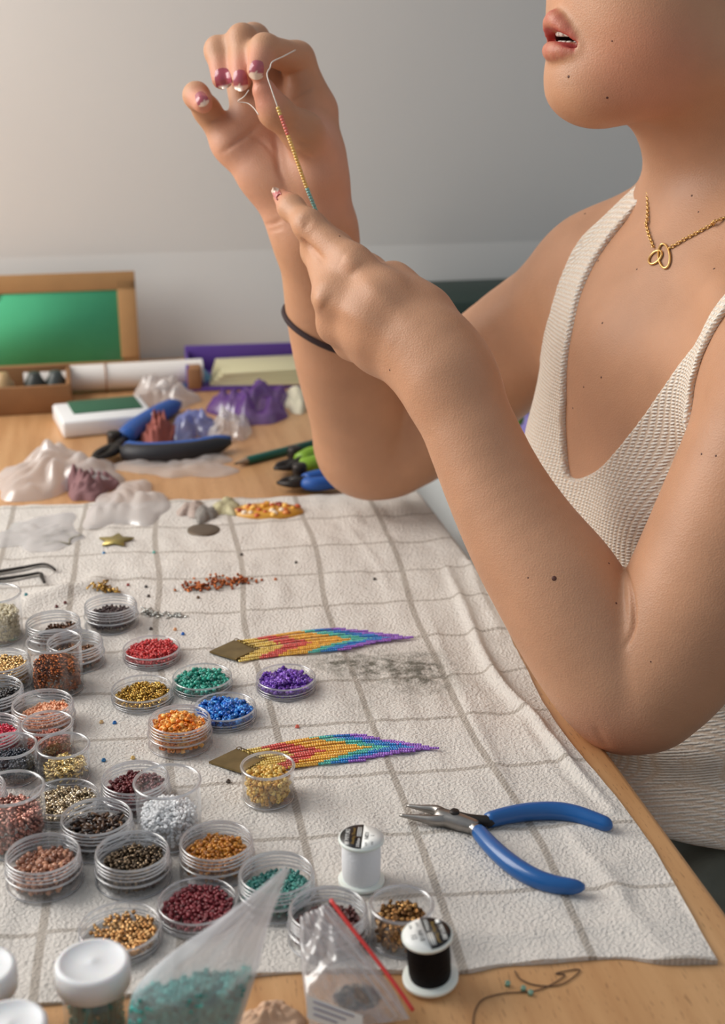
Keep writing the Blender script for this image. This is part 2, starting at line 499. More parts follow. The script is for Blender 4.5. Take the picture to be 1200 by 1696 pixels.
def min_dist(prims, X):
    d = np.full(len(X), 1e3)
    for p in prims: d = np.minimum(d, prim_eval(p, X))
    return d
bV, bQ = sdf_mesh(BODY, (-.16, .55, .60), (.50, 1.25, 1.36), .0016)
bV = relax(bV, bQ, 2, .5)
from mathutils.bvhtree import BVHTree
BVH = BVHTree.FromPolygons(bV.tolist(), bQ.tolist())
def hit(px, py):
    d_ = (at(px, py, 1.0) - CAM).normalized()
    p, n, i, t = BVH.ray_cast(CAM, d_)
    return (None, None) if p is None else (np.array(p), np.array(n if n.dot(d_) < 0 else -n))
def surf(px, py):
    """first point of the body met by the sight line through (px, py)"""
    return hit(px, py)[0]
def near_n(p):
    q, n, i, d = BVH.find_nearest(Vector(p))
    return np.array(q), np.array(n)
def vert_normals(V, Q):
    n = np.cross(V[Q[:, 2]] - V[Q[:, 0]], V[Q[:, 3]] - V[Q[:, 1]])
    out = np.stack([sum(np.bincount(Q[:, k], n[:, i], len(V)) for k in range(4)) for i in range(3)], 1)
    return out / (np.linalg.norm(out, axis=1)[:, None] + 1e-12)
bN = vert_normals(bV, bQ)
if (bN * (bV - np.array([.24, .9, .86]))).sum() < 0: bN = -bN
def crease(px, depth, w):
    """press a line through photo positions px into the skin (depth < 0 raises it)"""
    global bV
    P = [surf(x, y) for x, y in spline(px, 5)]
    P = np.array([p for p in P if p is not None])
    lo_, hi_ = P.min(0) - 4 * w, P.max(0) + 4 * w
    ix = np.argwhere(((bV > lo_) & (bV < hi_)).all(1)).ravel()
    X = bV[ix]; d2 = np.full(len(ix), 1e3); fd = np.zeros(len(ix)); n = len(P) - 1
    for k, (a, b_) in enumerate(zip(P[:-1], P[1:])):
        e = b_ - a; t = np.clip(((X - a) @ e) / (e @ e + 1e-12), 0, 1)
        q2 = ((X - a - t[:, None] * e) ** 2).sum(1); m = q2 < d2
        d2 = np.where(m, q2, d2); fd = np.where(m, np.sin(math.pi * np.clip((k + t) / n, .02, .98)) ** .6, fd)
    bV[ix] -= bN[ix] * (1.4 * depth * fd * np.exp(-d2 / (w * w)))[:, None]
# palm lines, finger folds and knuckles
for q, dp, w in (([(366, 254), (385, 240), (410, 222), (432, 204)], .0011, .0016), ([(452, 212), (458, 250), (462, 282), (474, 308)], .0012, .0018),
                 ([(412, 222), (440, 240), (460, 268)], .0007, .0014), ([(492, 232), (505, 238), (525, 242)], .0008, .0015), ([(492, 250), (508, 258), (520, 264)], .0007, .0015),
                 ([(461, 128), (482, 124), (510, 114)], .0010, .0014), ([(484, 165), (500, 156), (518, 142)], .0011, .0014), ([(436, 373), (452, 371), (468, 364)], .0010, .0016),
                 ([(442, 384), (456, 380), (470, 376)], .0007, .0014), ([(346, 203), (358, 198), (368, 190)], .0009, .0014),
                 ([(497, 394), (512, 410), (536, 432)], .0020, .0022), ([(500, 362), (506, 370), (503, 380)], .0006, .0016), ([(507, 356), (513, 366), (509, 378)], .0005, .0016),
                 ([(566, 428), (580, 436), (590, 446)], -.0012, .006), ([(590, 450), (630, 490), (680, 530)], -.0011, .006), ([(545, 500), (600, 530), (660, 570)], -.0010, .006),
                 ([(522, 486), (530, 498), (538, 506)], -.0012, .006), ([(1030, 930), (1043, 970), (1048, 1008), (1047, 1042), (1036, 1072)], .0022, .0013),
                 ([(985, 1200), (995, 1222), (1008, 1240)], .0006, .003)):
    crease(q, dp, w)
# skin tone: pinker palm, finger tips, lips, elbow and cheek
base = np.array(lin((192, 144, 112)))
C = np.tile(base, (len(bV), 1))
def tint(mask, col):
    global C
    C = C * (1 - mask[:, None]) + mask[:, None] * np.array(lin(col))
def soft(d, r): return np.clip(1 - d / r, 0, 1)
VW = bV - np.array(CAM)
tint(.55 * soft(np.maximum(min_dist(fp[0], bV), 0), .010), (222, 166, 144))
tips = [cone(at(*p), at(*p), .008, .008) for p in ((336, 172, .93), (367, 131, .93), (402, 124, .918), (425, 116, .91), (433, 152, .905), (466, 327, .903))]
tint(.5 * soft(np.maximum(min_dist(tips, bV), 0), .012), (214, 136, 118))
tint(.30 * soft(np.maximum(min_dist([ell(at(1070, 120, .80), np.eye(3), (.02, .02, .02))], bV), 0), .028), (210, 128, 108))
tint(.5 * soft(np.maximum(min_dist([ell(at(1012, 1225, .79), np.eye(3), (.01, .01, .01))], bV), 0), .03), (176, 118, 98))
lipd = np.minimum(min_dist(lips_u, bV), min_dist(lips_l, bV))
tint(np.clip(1 - lipd / .0012, 0, 1) * .95, (180, 72, 70))
inm = (min_dist(mouth_in, bV) < .0012) & (((bV - STO) @ HF) < -.004)
tint(inm.astype(float), (96, 40, 40))

m_skin, nt, b = new_mat('skin')
va = N(nt, 'ShaderNodeVertexColor', layer_name='col')
tc = N(nt, 'ShaderNodeTexCoord')
n1 = N(nt, 'ShaderNodeTexNoise', i_Scale=28.0, i_Detail=5.0)
L(nt, tc.outputs['Object'], n1.inputs['Vector'])
mr = N(nt, 'ShaderNodeMapRange', i_1=.3, i_2=.7, i_3=.93, i_4=1.07)
L(nt, n1.outputs['Fac'], mr.inputs[0])
sc_ = N(nt, 'ShaderNodeVectorMath', operation='SCALE')
L(nt, va.outputs['Color'], sc_.inputs[0]); L(nt, mr.outputs[0], sc_.inputs['Scale'])
L(nt, sc_.outputs[0], b.inputs['Base Color'])
b.inputs['Subsurface Weight'].default_value = .10
b.inputs['Subsurface Radius'].default_value = (1, .45, .25)
b.inputs['Subsurface Scale'].default_value = .006
b.inputs['Roughness'].default_value = .47
b.inputs['Specular IOR Level'].default_value = .4
n2 = N(nt, 'ShaderNodeTexVoronoi', i_Scale=900.0)
L(nt, tc.outputs['Object'], n2.inputs['Vector'])
n3 = N(nt, 'ShaderNodeTexNoise', i_Scale=160.0, i_Detail=3.0)
L(nt, tc.outputs['Object'], n3.inputs['Vector'])
ad = N(nt, 'ShaderNodeMath', operation='ADD')
L(nt, n2.outputs['Distance'], ad.inputs[0]); L(nt, n3.outputs['Fac'], ad.inputs[1])
bp = N(nt, 'ShaderNodeBump', i_Strength=.22, i_Distance=.0006)
L(nt, ad.outputs[0], bp.inputs['Height']); L(nt, bp.outputs[0], b.inputs['Normal'])

me = mesh_np('person', bV, bQ); vcol(me, C)
person = link('person', me, m_skin)
tag(person, 'woman in a cream knit tank top holding a beading thread between her hands', 'person')

# ------------------------------------------------------------------ clothes, hair, nails, teeth, moles
def poly_sd(P, poly):
    """signed distance of 2-D points to a polygon, negative inside"""
    poly = np.asarray(poly, np.float32); d = np.full(len(P), 1e6, np.float32); inside = np.zeros(len(P), bool)
    n = len(poly)
    for i in range(n):
        a, b = poly[i], poly[(i + 1) % n]
        e = b - a; w = P - a
        t = np.clip((w @ e) / (e @ e), 0, 1)
        q = w - t[:, None] * e
        d = np.minimum(d, (q * q).sum(1))
        c = ((a[1] <= P[:, 1]) != (b[1] <= P[:, 1]))
        with np.errstate(divide='ignore', invalid='ignore'):
            xi = a[0] + (P[:, 1] - a[1]) / (b[1] - a[1] + 1e-12) * e[0]
        inside ^= c & (P[:, 0] < xi)
    d = np.sqrt(d)
    return np.where(inside, -d, d)
inner = spline([(-.035, .25), (-.040, .18), (-.051, .140), (-.044, .110), (-.028, .082), (-.0195, .048), (-.020, .025), (-.0165, .002), (-.009, -.009), (.012, 0.0), (.033, .016), (.058, .047), (.089, .091), (.117, .132), (.13, .25)], 4)
outer_r = [(.155, .25), (.136, .150), (.126, .123), (.117, .101), (.1115, .082), (.114, .070), (.125, .055), (.15, .040), (.26, .03), (.26, -.228)]
outer_l = [(-.26, -.228), (-.26, .02), (-.13, .03), (-.088, .06), (-.080, .088), (-.082, .114), (-.081, .142), (-.066, .18), (-.062, .25)]
TOP_POLY = np.vstack([inner, outer_r, outer_l])
TORSO = SDF(); TORSO.group(.045, 0, torso); TORSO.group(.01, .018, clav)
TARM = SDF(); TARM.group(.045, 0, torso); TARM.group(.01, .018, clav); TARM.group(.008, .035, far_arm); TARM.group(.008, .022, near_upper)
PG = .0012; PX0, PZ0 = -.28, -.32                # polygon distance on a grid, read back by bilinear interpolation
gx, gz = np.meshgrid(PX0 + PG * np.arange(470), PZ0 + PG * np.arange(480), indexing='ij')
PGRID = poly_sd(np.stack([gx.ravel(), gz.ravel()], 1).astype(np.float32), TOP_POLY).reshape(gx.shape)
def poly_look(P):
    a = np.clip((P[:, 0] - PX0) / PG, 0, 468.9); c = np.clip((P[:, 1] - PZ0) / PG, 0, 478.9)
    i = a.astype(np.int32); j = c.astype(np.int32); u = a - i; v = c - j
    return (PGRID[i, j] * (1 - u) + PGRID[i + 1, j] * u) * (1 - v) + (PGRID[i, j + 1] * (1 - u) + PGRID[i + 1, j + 1] * u) * v
def top_fn(X, d):
    r = X - CH.astype(np.float32)
    w_ = np.clip((r[:, 2] - .035) / .03, 0, 1)
    if w_.max() > 0:
        d = d + w_ * (sdf_eval(TARM, X) - d)
    lz = np.stack([r @ LF.astype(np.float32), r[:, 2]], 1)
    p = poly_look(lz)
    thick = .0030 + .0012 * np.exp(-(p / .004) ** 2)            # rolled edge
    hem = .0035 * np.exp(-((r[:, 2] + .222) / .006) ** 2)
    ang = np.arctan2(r @ LF.astype(np.float32), r @ FR.astype(np.float32))
    fold = .003 * np.clip((-.06 - r[:, 2]) / .1, 0, 1) * np.sin(r[:, 2] * 120 + 1.7 * np.sin(ang * 3) + ang * 2)
    return smax(d - thick - hem - fold - .004 * np.clip((-.09 - r[:, 2]) / .1, 0, 1), p, .003)
tV, tQ = sdf_mesh(TORSO, (.05, .68, .61), (.46, 1.14, 1.10), .0019, top_fn)
tV = relax(tV, tQ, 2, .5)
m_knit, nt, b = new_mat('cream_knit')
tc = N(nt, 'ShaderNodeTexCoord')
mp = N(nt, 'ShaderNodeMapping'); mp.inputs['Rotation'].default_value = (.0, .35, FA)
L(nt, tc.outputs['Object'], mp.inputs['Vector'])
w1 = N(nt, 'ShaderNodeTexWave', wave_type='BANDS', bands_direction='Z', i_Scale=150.0, i_Distortion=1.4, i_Detail=2.0)
w1.inputs['Detail Scale'].default_value = 3.0
w2 = N(nt, 'ShaderNodeTexWave', wave_type='BANDS', bands_direction='Y', i_Scale=120.0, i_Distortion=1.4, i_Detail=2.0)
w2.inputs['Detail Scale'].default_value = 3.0
nz = N(nt, 'ShaderNodeTexNoise', i_Scale=700.0, i_Detail=3.0)
for w in (w1, w2, nz): L(nt, mp.outputs[0], w.inputs['Vector'])
mu = N(nt, 'ShaderNodeMath', operation='MULTIPLY'); L(nt, w1.outputs['Fac'], mu.inputs[0]); L(nt, w2.outputs['Fac'], mu.inputs[1])
ma = N(nt, 'ShaderNodeMath', operation='MULTIPLY_ADD', i_1=.5); L(nt, nz.outputs['Fac'], ma.inputs[0]); L(nt, mu.outputs[0], ma.inputs[2])
cr = N(nt, 'ShaderNodeValToRGB')
cr.color_ramp.elements[0].position = .2; cr.color_ramp.elements[0].color = (*lin((222, 202, 180)), 1)
cr.color_ramp.elements[1].position = .62; cr.color_ramp.elements[1].color = (*lin((252, 246, 236)), 1)
L(nt, ma.outputs[0], cr.inputs[0]); L(nt, cr.outputs[0], b.inputs['Base Color'])
b.inputs['Roughness'].default_value = .9; b.inputs['Specular IOR Level'].default_value = .1
bp = N(nt, 'ShaderNodeBump', i_Strength=.75, i_Distance=.0018)
L(nt, ma.outputs[0], bp.inputs['Height']); L(nt, bp.outputs[0], b.inputs['Normal'])
top = link('tank_top', mesh_np('tank_top', tV, tQ), m_knit, person)
top['label'] = 'cream knitted tank top with a deep V neck'

# trousers: hips and thighs under the table edge
HPZ = -.30
TRO = SDF()
TRO.group(.05, 0, [ell(tp(CH, -.015, 0, -.29), TR, (.118, .160, .13)),
    cone(tp(CH, -.02, .085, HPZ - .02), tp(CH, .40, .12, HPZ - .05), .088, .065), cone(tp(CH, -.02, -.085, HPZ - .02), tp(CH, .40, -.10, HPZ - .05), .088, .065),
    cone(tp(CH, .40, .12, HPZ - .05), tp(CH, .38, .12, -.80), .062, .045), cone(tp(CH, .40, -.10, HPZ - .05), tp(CH, .38, -.10, -.80), .062, .045)])
def tro_fn(X, d):
    r = X - CH.astype(np.float32)
    f = r @ FR.astype(np.float32); l = r @ LF.astype(np.float32)
    wr = .0035 * np.sin(150 * r[:, 2] + 38 * f + 5 * np.sin(30 * l)) * np.exp(-((f - .06) / .12) ** 2) + .002 * np.sin(60 * f + 40 * l)
    return smax(d - .004 - wr, r[:, 2] + .200, .006)
rV, rQ = sdf_mesh(TRO, (-.35, .45, .0), (.50, 1.20, .70), .004, tro_fn)
m_tro = mat('grey_green_cloth', (104, 106, 96), .85, noise=.12, nscale=40, bump=.3, bscale=600, spec=.2)
o = link('trousers', mesh_np('trousers', relax(rV, rQ, 1), rQ), m_tro, person); o['label'] = 'grey green cloth trousers'

# hair
HAIR = SDF()
HAIR.group(.03, 0, [ell(hp(-.115, 0, .095), HR, (.100, .083, .105)), ell(hp(-.15, 0, .05), HR, (.07, .07, .09)),
    cone(hp(-.185, .0, .03), hp(-.180, .018, -.10), .036, .030), cone(hp(-.180, .018, -.10), hp(-.205, .02, -.22), .030, .016)])
def hair_fn(X, d):
    r = (X - STO.astype(np.float32)) @ HR.T.astype(np.float32)
    st = .0012 * np.sin(r[:, 1] * 260 + 3 * np.sin(r[:, 2] * 30)) + .0008 * np.sin(r[:, 0] * 190 + r[:, 2] * 40)
    hl = (r[:, 0] + .050) + .35 * np.abs(r[:, 2] - .11) - .02           # hair line at forehead and temples
    low = -(r[:, 2] - (-.02)) + 40 * np.maximum(0, -(r[:, 0] + .13))
    return smax(smax(d + st, hl, .01), np.where(r[:, 0] > -.12, -(r[:, 2] - .06) , -1.0) * .7, .01)
hV, hQ = sdf_mesh(HAIR, (.10, .80, .86), (.46, 1.12, 1.40), .0032, hair_fn)
m_hair = mat('dark_brown_hair', (46, 32, 26), .45, noise=.3, nscale=150, bump=.5, bscale=500)
link('hair', mesh_np('hair', relax(hV, hQ, 3), hQ), m_hair, person)
for k_, (x_, w_) in enumerate(((1203, .0022), (1207, .0030), (1200, .0011))):
    mb = MB(); mb.tube(spline([np.array(at(*q)) for q in ((x_ + 14, 150, .872), (x_ + 2, 215, .872), (x_ - 3, 265, .868), (x_ - 1, 310, .862), (x_ + 3, 350 + 8 * k_, .858))], 6), [w_ * t for t in np.linspace(1, .35, 25)], 7)
    mb.build('hair_lock', m_hair, person)
for s_ in (1, -1):
    mb = MB(); mb.lathe([(.0115 * math.sin(a), .0115 * math.cos(a)) for a in np.linspace(0, math.pi, 9)], 14, hp(-.0215, s_ * .031, .076))
    e_ = mb.build('eye', mat('eye_white', (226, 222, 215), .2), person)
    mb = MB(); mb.lathe([(.0062 * math.sin(a), .003 * math.cos(a)) for a in np.linspace(0, math.pi / 2, 5)], 14, hp(-.0108, s_ * .0300, .0755), np.array(Vector(HF).to_track_quat('Z', 'Y').to_matrix()))
    mb.build('iris', mat('iris_brown', (58, 36, 24), .2), e_)
    mb = MB(); mb.lathe([(.0122 * math.sin(a), .0122 * math.cos(a)) for a in np.linspace(0, math.radians(66), 8)], 16, hp(-.0217, s_ * .031, .0762), np.array(Vector((HF * .35 + UPZ)).to_track_quat('Z', 'Y').to_matrix()))
    me_ = mb.mesh('eyelid'); vcol(me_, np.tile(base, (len(me_.vertices), 1))); link('eyelid', me_, m_skin, person)
    mb = MB(); mb.tube([hp(-.008, s_ * .014, .094), hp(-.011, s_ * .03, .099), hp(-.026, s_ * .046, .095)], [.002, .0026, .0012], 6)
    mb.build('eyebrow', m_hair, person)

# teeth: a curved upper row behind the lip
m_teeth = mat('teeth', (222, 214, 204), .25)
for row, zc, hh, nt_ in (('upper_tooth', .0035, .0075, 8), ('lower_tooth', -.0055, .006, 8)):
    for k in range(nt_):
        t = (k - (nt_ - 1) / 2) / (nt_ / 2) * .86
        mb = MB()
        f_ = -.0008 - .014 * t * t - (.0015 if row[0] == 'l' else 0); l_ = .0185 * t
        ang = HA + math.atan2(2 * .014 * t, .0185)
        R = np.array(Matrix.Rotation(math.pi + ang, 3, 'Z'))
        mb.box(hp(f_, l_, zc), (.004, .0043, hh), R, bev=.0012)
        mb.build('tooth', m_teeth, person)

# finger nails
m_nail, nt, b = new_mat('nail')
va = N(nt, 'ShaderNodeVertexColor', layer_name='col'); L(nt, va.outputs['Color'], b.inputs['Base Color'])
b.inputs['Roughness'].default_value = .22; b.inputs['Coat Weight'].default_value = .4
def nail(px, py, ax, ay, w, ln, tip=.72, polish=(166, 84, 96)):
    a = np.array([ax, ay], float); a /= np.linalg.norm(a); s_ = np.array([-a[1], a[0]])
    nu, nv = 9, 11
    G = np.zeros((nv, nu, 3)); Cc = np.zeros((nv, nu, 3))
    for i in range(nv):
        t = i / (nv - 1)
        half = w / 2 * (.72 + .28 * math.sin(min(1, t / .45) * math.pi / 2)) * (1.0 if t < .8 else math.sqrt(max(.25, 1 - ((t - .8) / .24) ** 2)))
        bow = .12 * ln
        for j in range(nu):
            u = j / (nu - 1) * 2 - 1
            q = np.array([px, py]) + a * ((t - .5) * ln - bow * u * u * (t - .6)) + s_ * u * half
            g = surf(q[0], q[1])
            if g is None:
                g = G[i, j - 1] if j else (G[i - 1, j] if i else np.array(at(px, py, .9)))
            gc = surf(px, py)
            if abs(depth_of(g) - depth_of(gc)) > .007:        # the sight line slipped past the finger
                g = np.array(at(q[0], q[1], depth_of(gc) + .004 * abs(u)))
            G[i, j] = g
            c = lin((228, 206, 188)) if t > tip + .10 * u * u + .03 * math.sin(9 * u + px) else lin(polish)
            Cc[i, j] = c
    # a smooth shell slightly proud of the finger
    for _ in range(3):
        H = G.copy(); H[1:-1, 1:-1] = (G[:-2, 1:-1] + G[2:, 1:-1] + G[1:-1, :-2] + G[1:-1, 2:]) / 4; G = H
    nrm = hit(px, py)[1]
    U = np.linspace(-1, 1, nu)[None, :, None]
    T = np.linspace(0, 1, nv)[:, None, None]
    top_ = G + nrm * (.0006 + .0007 * (1 - U ** 2) + .0004 * T)
    bot = G - nrm * .0012
    mb = MB(); mb.grid(top_); mb.grid(bot[:, ::-1])
    ring = [(0, j) for j in range(nu)] + [(i, nu - 1) for i in range(1, nv)] + [(nv - 1, j) for j in range(nu - 2, -1, -1)] + [(i, 0) for i in range(nv - 2, 0, -1)]
    A = np.array([top_[i, j] for i, j in ring]); Bq = np.array([bot[i, j] for i, j in ring]); n_ = len(ring)
    ii = np.arange(n_); jj = (ii + 1) % n_
    mb.add(np.vstack([A, Bq]), np.stack([ii, n_ + ii, n_ + jj, jj], 1))
    me = mb.mesh('fingernail')
    rc = np.array([Cc[i, j] for i, j in ring])
    vcol(me, np.vstack([Cc.reshape(-1, 3), Cc[:, ::-1].reshape(-1, 3), rc, rc]))
    o = link('fingernail', me, m_nail, person); o['label'] = 'chipped mauve nail polish with pale tip'
nail(334, 165, .42, .9, 20, 25)
nail(369, 130, .2, 1, 27, 35, .84, (158, 70, 84))
nail(398, 133, .12, 1, 24, 36, .7)
nail(425, 116, -.12, 1, 24, 33, .62)
nail(459, 322, -.35, -.9, 13, 20, .6, (196, 112, 112))

# moles and freckles
m_mole = mat('mole', (86, 48, 36), .6)
for px, py, r in ((917, 958, 4.6), (1008, 933, 2), (1020, 999, 2), (874, 957, 1.6), (1077, 1096, 1.6), (941, 127, 2.6), (1005, 162, 2.3), (1013, 68, 1.6),
                  (997, 535, 2), (995, 625, 2), (966, 641, 1.8), (948, 676, 1.7), (1161, 752, 2.2), (1185, 755, 2.2), (968, 354, 2.2), (990, 432, 2), (1054, 446, 1.8),
                  (1156, 351, 1.7), (1145, 324, 2), (1182, 445, 2.4), (645, 613, 1.8), (562, 391, 1.8)):
    p, n_ = hit(px, py)
    if p is None: continue
    rr = r * depth_of(p) / FPX
    R = np.array(Vector(n_).to_track_quat('Z', 'Y').to_matrix())
    mb = MB(); mb.lathe([(rr * math.sin(a), rr * .3 * math.cos(a)) for a in np.linspace(0, math.pi / 2, 4)], 8, p - n_ * rr * .05, R)
    mb.build('mole', m_mole, person)

# ------------------------------------------------------------------ necklace and hair tie (worn, things of their own)
m_gold = mat('gold', (242, 202, 132), .32, 1.0)
def project(p, off):
    q, n = near_n(p)
    if n @ (q - NECK0) < 0: n = -n
    return q + n * off
def resample(P, step):
    P = np.asarray(P, float); s_ = np.r_[0, np.cumsum(np.linalg.norm(np.diff(P, axis=0), axis=1))]
    t = np.arange(0, s_[-1], step)
    return np.stack([np.interp(t, s_, P[:, i]) for i in range(3)], 1)
neckl = empty('necklace', surf(1095, 405))
inv = -np.array(neckl.location)
right = [surf(x, y) for x, y in ((1106, 415), (1120, 407), (1135, 398), (1150, 390), (1165, 382), (1182, 373), (1198, 364))]
left_ = [surf(x, y) for x, y in ((1084, 414), (1080, 402), (1075, 388), (1072, 372), (1074, 356))]
back = [NECK0 + .075 * (math.cos(a) * FR + math.sin(a) * LF) + UPZ * (.012 + .030 * abs(a) / math.pi) for a in np.radians([75, 110, 145, 180, 215, 250, 285, 310])]
path = spline(np.array(left_[::-1][:0] + [project(p, .0012) for p in right] + [project(p, .0014) for p in back] + [project(p, .0012) for p in left_[::-1]]), 6)
pts = resample(path, .0021)
mb = MB()
for i, p in enumerate(pts[1:-1]):
    tg = pts[i + 2] - pts[i]; tg /= np.linalg.norm(tg)
    n_ = np.cross(tg, (0, 0, 1.0) if i % 2 else FR); n_ /= np.linalg.norm(n_); b_ = np.cross(tg, n_)
    a = np.linspace(0, 2 * np.pi, 8, endpoint=False)
    mb.tube(p + inv + np.cos(a)[:, None] * tg * .0014 + np.sin(a)[:, None] * b_ * .0009, .00042, 4, closed=True)
ch = mb.build('chain', m_gold, neckl); ch['label'] = 'fine gold cable chain'
for cx, cy, rx, ry, tl in ((1099, 424, 9.5, 20, -.1), (1084.5, 426, 7.5, 13.5, .75)):
    a = np.linspace(0, 2 * np.pi, 36, endpoint=False); P = []
    d0 = depth_of(surf(cx, cy)) - .0022
    for t in a:
        u, v = rx * math.cos(t), ry * math.sin(t)
        x, y = cx + u * math.cos(tl) - v * math.sin(tl), cy + u * math.sin(tl) + v * math.cos(tl)
        g = surf(x, y); P.append(np.array(at(x, y, depth_of(g) - .0016 if g is not None else d0)))
    mb = MB(); mb.tube(np.array(P) + inv, .00075, 8, closed=True)
    mb.build('oval_ring', m_gold, neckl)
tag(neckl, 'fine gold necklace with two linked oval rings on her chest', 'necklace')

# hair tie round the far forearm
la, fa_, ra = np.array(at(472, 512, 1.035)), np.array(at(530, 586, 1.00)), np.array(at(616, 566, 1.05))
pn = np.cross(fa_ - la, ra - la); pn /= np.linalg.norm(pn)
c0 = np.array(at(548, 548, 1.045)); c0 = c0 - pn * ((c0 - la) @ pn)
e1 = la - c0; e1 /= np.linalg.norm(e1); e2 = np.cross(pn, e1)
FARM = SDF(); FARM.group(.006, .006, far_fore)
P = []
for t in np.linspace(0, 2 * np.pi, 48, endpoint=False):
    u = math.cos(t) * e1 + math.sin(t) * e2
    s_ = np.linspace(0, .08, 161)
    d = sdf_eval(FARM, (c0 + s_[:, None] * u).astype(np.float32))
    k = int(np.argmax(d > .0012)); P.append(c0 + s_[k] * u)
P = np.array(P)
for _ in range(2): P = (np.roll(P, 1, 0) + P * 2 + np.roll(P, -1, 0)) / 4
ctr = P.mean(0)
mb = MB(); mb.tube(P - ctr, .0023, 8, closed=True)
o = mb.build('hair_tie', mat('dark_elastic', (52, 36, 38), .8, bump=.6, bscale=900), None); o.location = ctr
tag(o, 'dark elastic hair tie worn round her raised forearm', 'hair tie')

# ------------------------------------------------------------------ the room, the table and the cloth
EU = np.array([-.199, .980]); EV = np.array([-.980, -.199])        # along the table's right edge, and away from it to the left
E0 = np.array([.0923, .949])
def tbl(u, v): return E0 + u * EU + v * EV
WU = .80                                                          # the wall stands this far along the edge
# painted wall: a low upright part, the sloping attic side above it
m_wall = mat('wall_paint', (212, 211, 208), .85, noise=.02, nscale=3, bump=.06, bscale=120, spec=.2)
def wall_piece(name, v0, v1, prof, m, thick=.05):
    a, b_ = tbl(WU, v0), tbl(WU, v1); nrm = EU
    mb = MB(); P = []
    for off in (0, thick):
        for (dz, dy) in prof:
            for q in (a, b_):
                P.append([*(q + nrm * (off + dy)), dz])
    P = np.array(P); k = len(prof)
    F = []
    for i in range(k - 1):
        F += [[2 * i, 2 * i + 1, 2 * i + 3, 2 * i + 2], [2 * k + 2 * i, 2 * k + 2 * i + 2, 2 * k + 2 * i + 3, 2 * k + 2 * i + 1]]
        F += [[2 * i, 2 * i + 2, 2 * k + 2 * i + 2, 2 * k + 2 * i], [2 * i + 1, 2 * k + 2 * i + 1, 2 * k + 2 * i + 3, 2 * i + 3]]
    mb.add(P, F)
    o = mb.build(name, m, smooth=False); o['kind'] = 'structure'; return o
wall_piece('wall_back', -2.6, 2.2, [(0, 0), (.87, 0)], m_wall)
wall_piece('wall_slope', -2.6, 2.2, [(.87, 0), (2.5, -.22)], m_wall)
mb = MB(); a = tbl(WU - .006, -2.6); b_ = tbl(WU - .006, 2.2); c_ = (a + b_) / 2
mb.box((c_[0], c_[1], .04), (4.8, .012, .08), np.array(Matrix.Rotation(math.atan2(EV[1], EV[0]), 3, 'Z')), bev=.003)
mb.build('baseboard_back', mat('white_trim', (225, 225, 220), .5), smooth=False)['kind'] = 'structure'
m_floor = mat('floor_boards', (150, 120, 92), .6, noise=.15, nscale=6)
Rf = np.array(Matrix.Rotation(math.atan2(EV[1], EV[0]), 3, 'Z'))
fl = empty('floor'); fl['kind'] = 'structure'
me_pl = None
for i in range(16):
    c_ = tbl(WU - .10 - i * .20, -.2)
    mb = MB()
    if me_pl is None:
        mb.box((0, 0, 0), (4.8, .196, .02), Rf, bev=.002); o = mb.build('plank', m_floor, fl, smooth=False); me_pl = o.data
    else: o = link('plank', me_pl, None, fl, smooth=False)
    o.location = (c_[0], c_[1], -.01)

# table: beech top with rounded edge, frame and legs
m_wood, nt, b = new_mat('beech')
tc = N(nt, 'ShaderNodeTexCoord')
mp = N(nt, 'ShaderNodeMapping'); mp.inputs['Rotation'].default_value = (0, 0, -math.atan2(EU[1], EU[0]))
L(nt, tc.outputs['Object'], mp.inputs['Vector'])
mp2 = N(nt, 'ShaderNodeMapping'); mp2.inputs['Scale'].default_value = (4, 60, 60)
L(nt, mp.outputs[0], mp2.inputs['Vector'])
g1 = N(nt, 'ShaderNodeTexNoise', i_Scale=1.0, i_Detail=5.0, i_Roughness=.6); L(nt, mp2.outputs[0], g1.inputs['Vector'])
mp3 = N(nt, 'ShaderNodeMapping'); mp3.inputs['Scale'].default_value = (130, 900, 900)
L(nt, mp.outputs[0], mp3.inputs['Vector'])
g2 = N(nt, 'ShaderNodeTexNoise', i_Scale=1.0, i_Detail=2.0); L(nt, mp3.outputs[0], g2.inputs['Vector'])
cr = N(nt, 'ShaderNodeValToRGB')
cr.color_ramp.elements[0].position = .3; cr.color_ramp.elements[0].color = (*lin((190, 138, 90)), 1)
cr.color_ramp.elements[1].position = .7; cr.color_ramp.elements[1].color = (*lin((220, 172, 122)), 1)
L(nt, g1.outputs['Fac'], cr.inputs[0])
fleck = N(nt, 'ShaderNodeMapRange', i_1=.62, i_2=.70, i_3=0.0, i_4=.45); L(nt, g2.outputs['Fac'], fleck.inputs[0])
mx = N(nt, 'ShaderNodeMix', data_type='RGBA'); L(nt, fleck.outputs[0], mx.inputs[0]); L(nt, cr.outputs[0], mx.inputs[6]); mx.inputs[7].default_value = (*lin((112, 70, 40)), 1)
L(nt, mx.outputs[2], b.inputs['Base Color'])
b.inputs['Roughness'].default_value = .42
def board(name, u0, u1, v0, v1, z0, z1, bev, m, parent):
    c_ = tbl((u0 + u1) / 2, (v0 + v1) / 2)
    mb = MB(); mb.box((0, 0, 0), (abs(u1 - u0), abs(v1 - v0), z1 - z0), np.array(Matrix.Rotation(math.atan2(EU[1], EU[0]), 3, 'Z')), bev=bev)
    o = mb.build(name, m, parent, smooth=False); o.location = Vector((c_[0], c_[1], (z0 + z1) / 2)) - (parent.location if parent else Vector())
    return o
c_ = tbl(-.1, .6)
table = empty('table', (c_[0], c_[1], 0))
UF, UN, VW_ = WU - .012, -1.02, 1.25
board('table_top', UN, UF, 0, VW_, TT - .027, TT, .004, m_wood, table)
for v0 in (.06, VW_ - .085): board('rail', UN + .12, UF - .12, v0, v0 + .025, TT - .10, TT - .027, .001, m_wood, table)
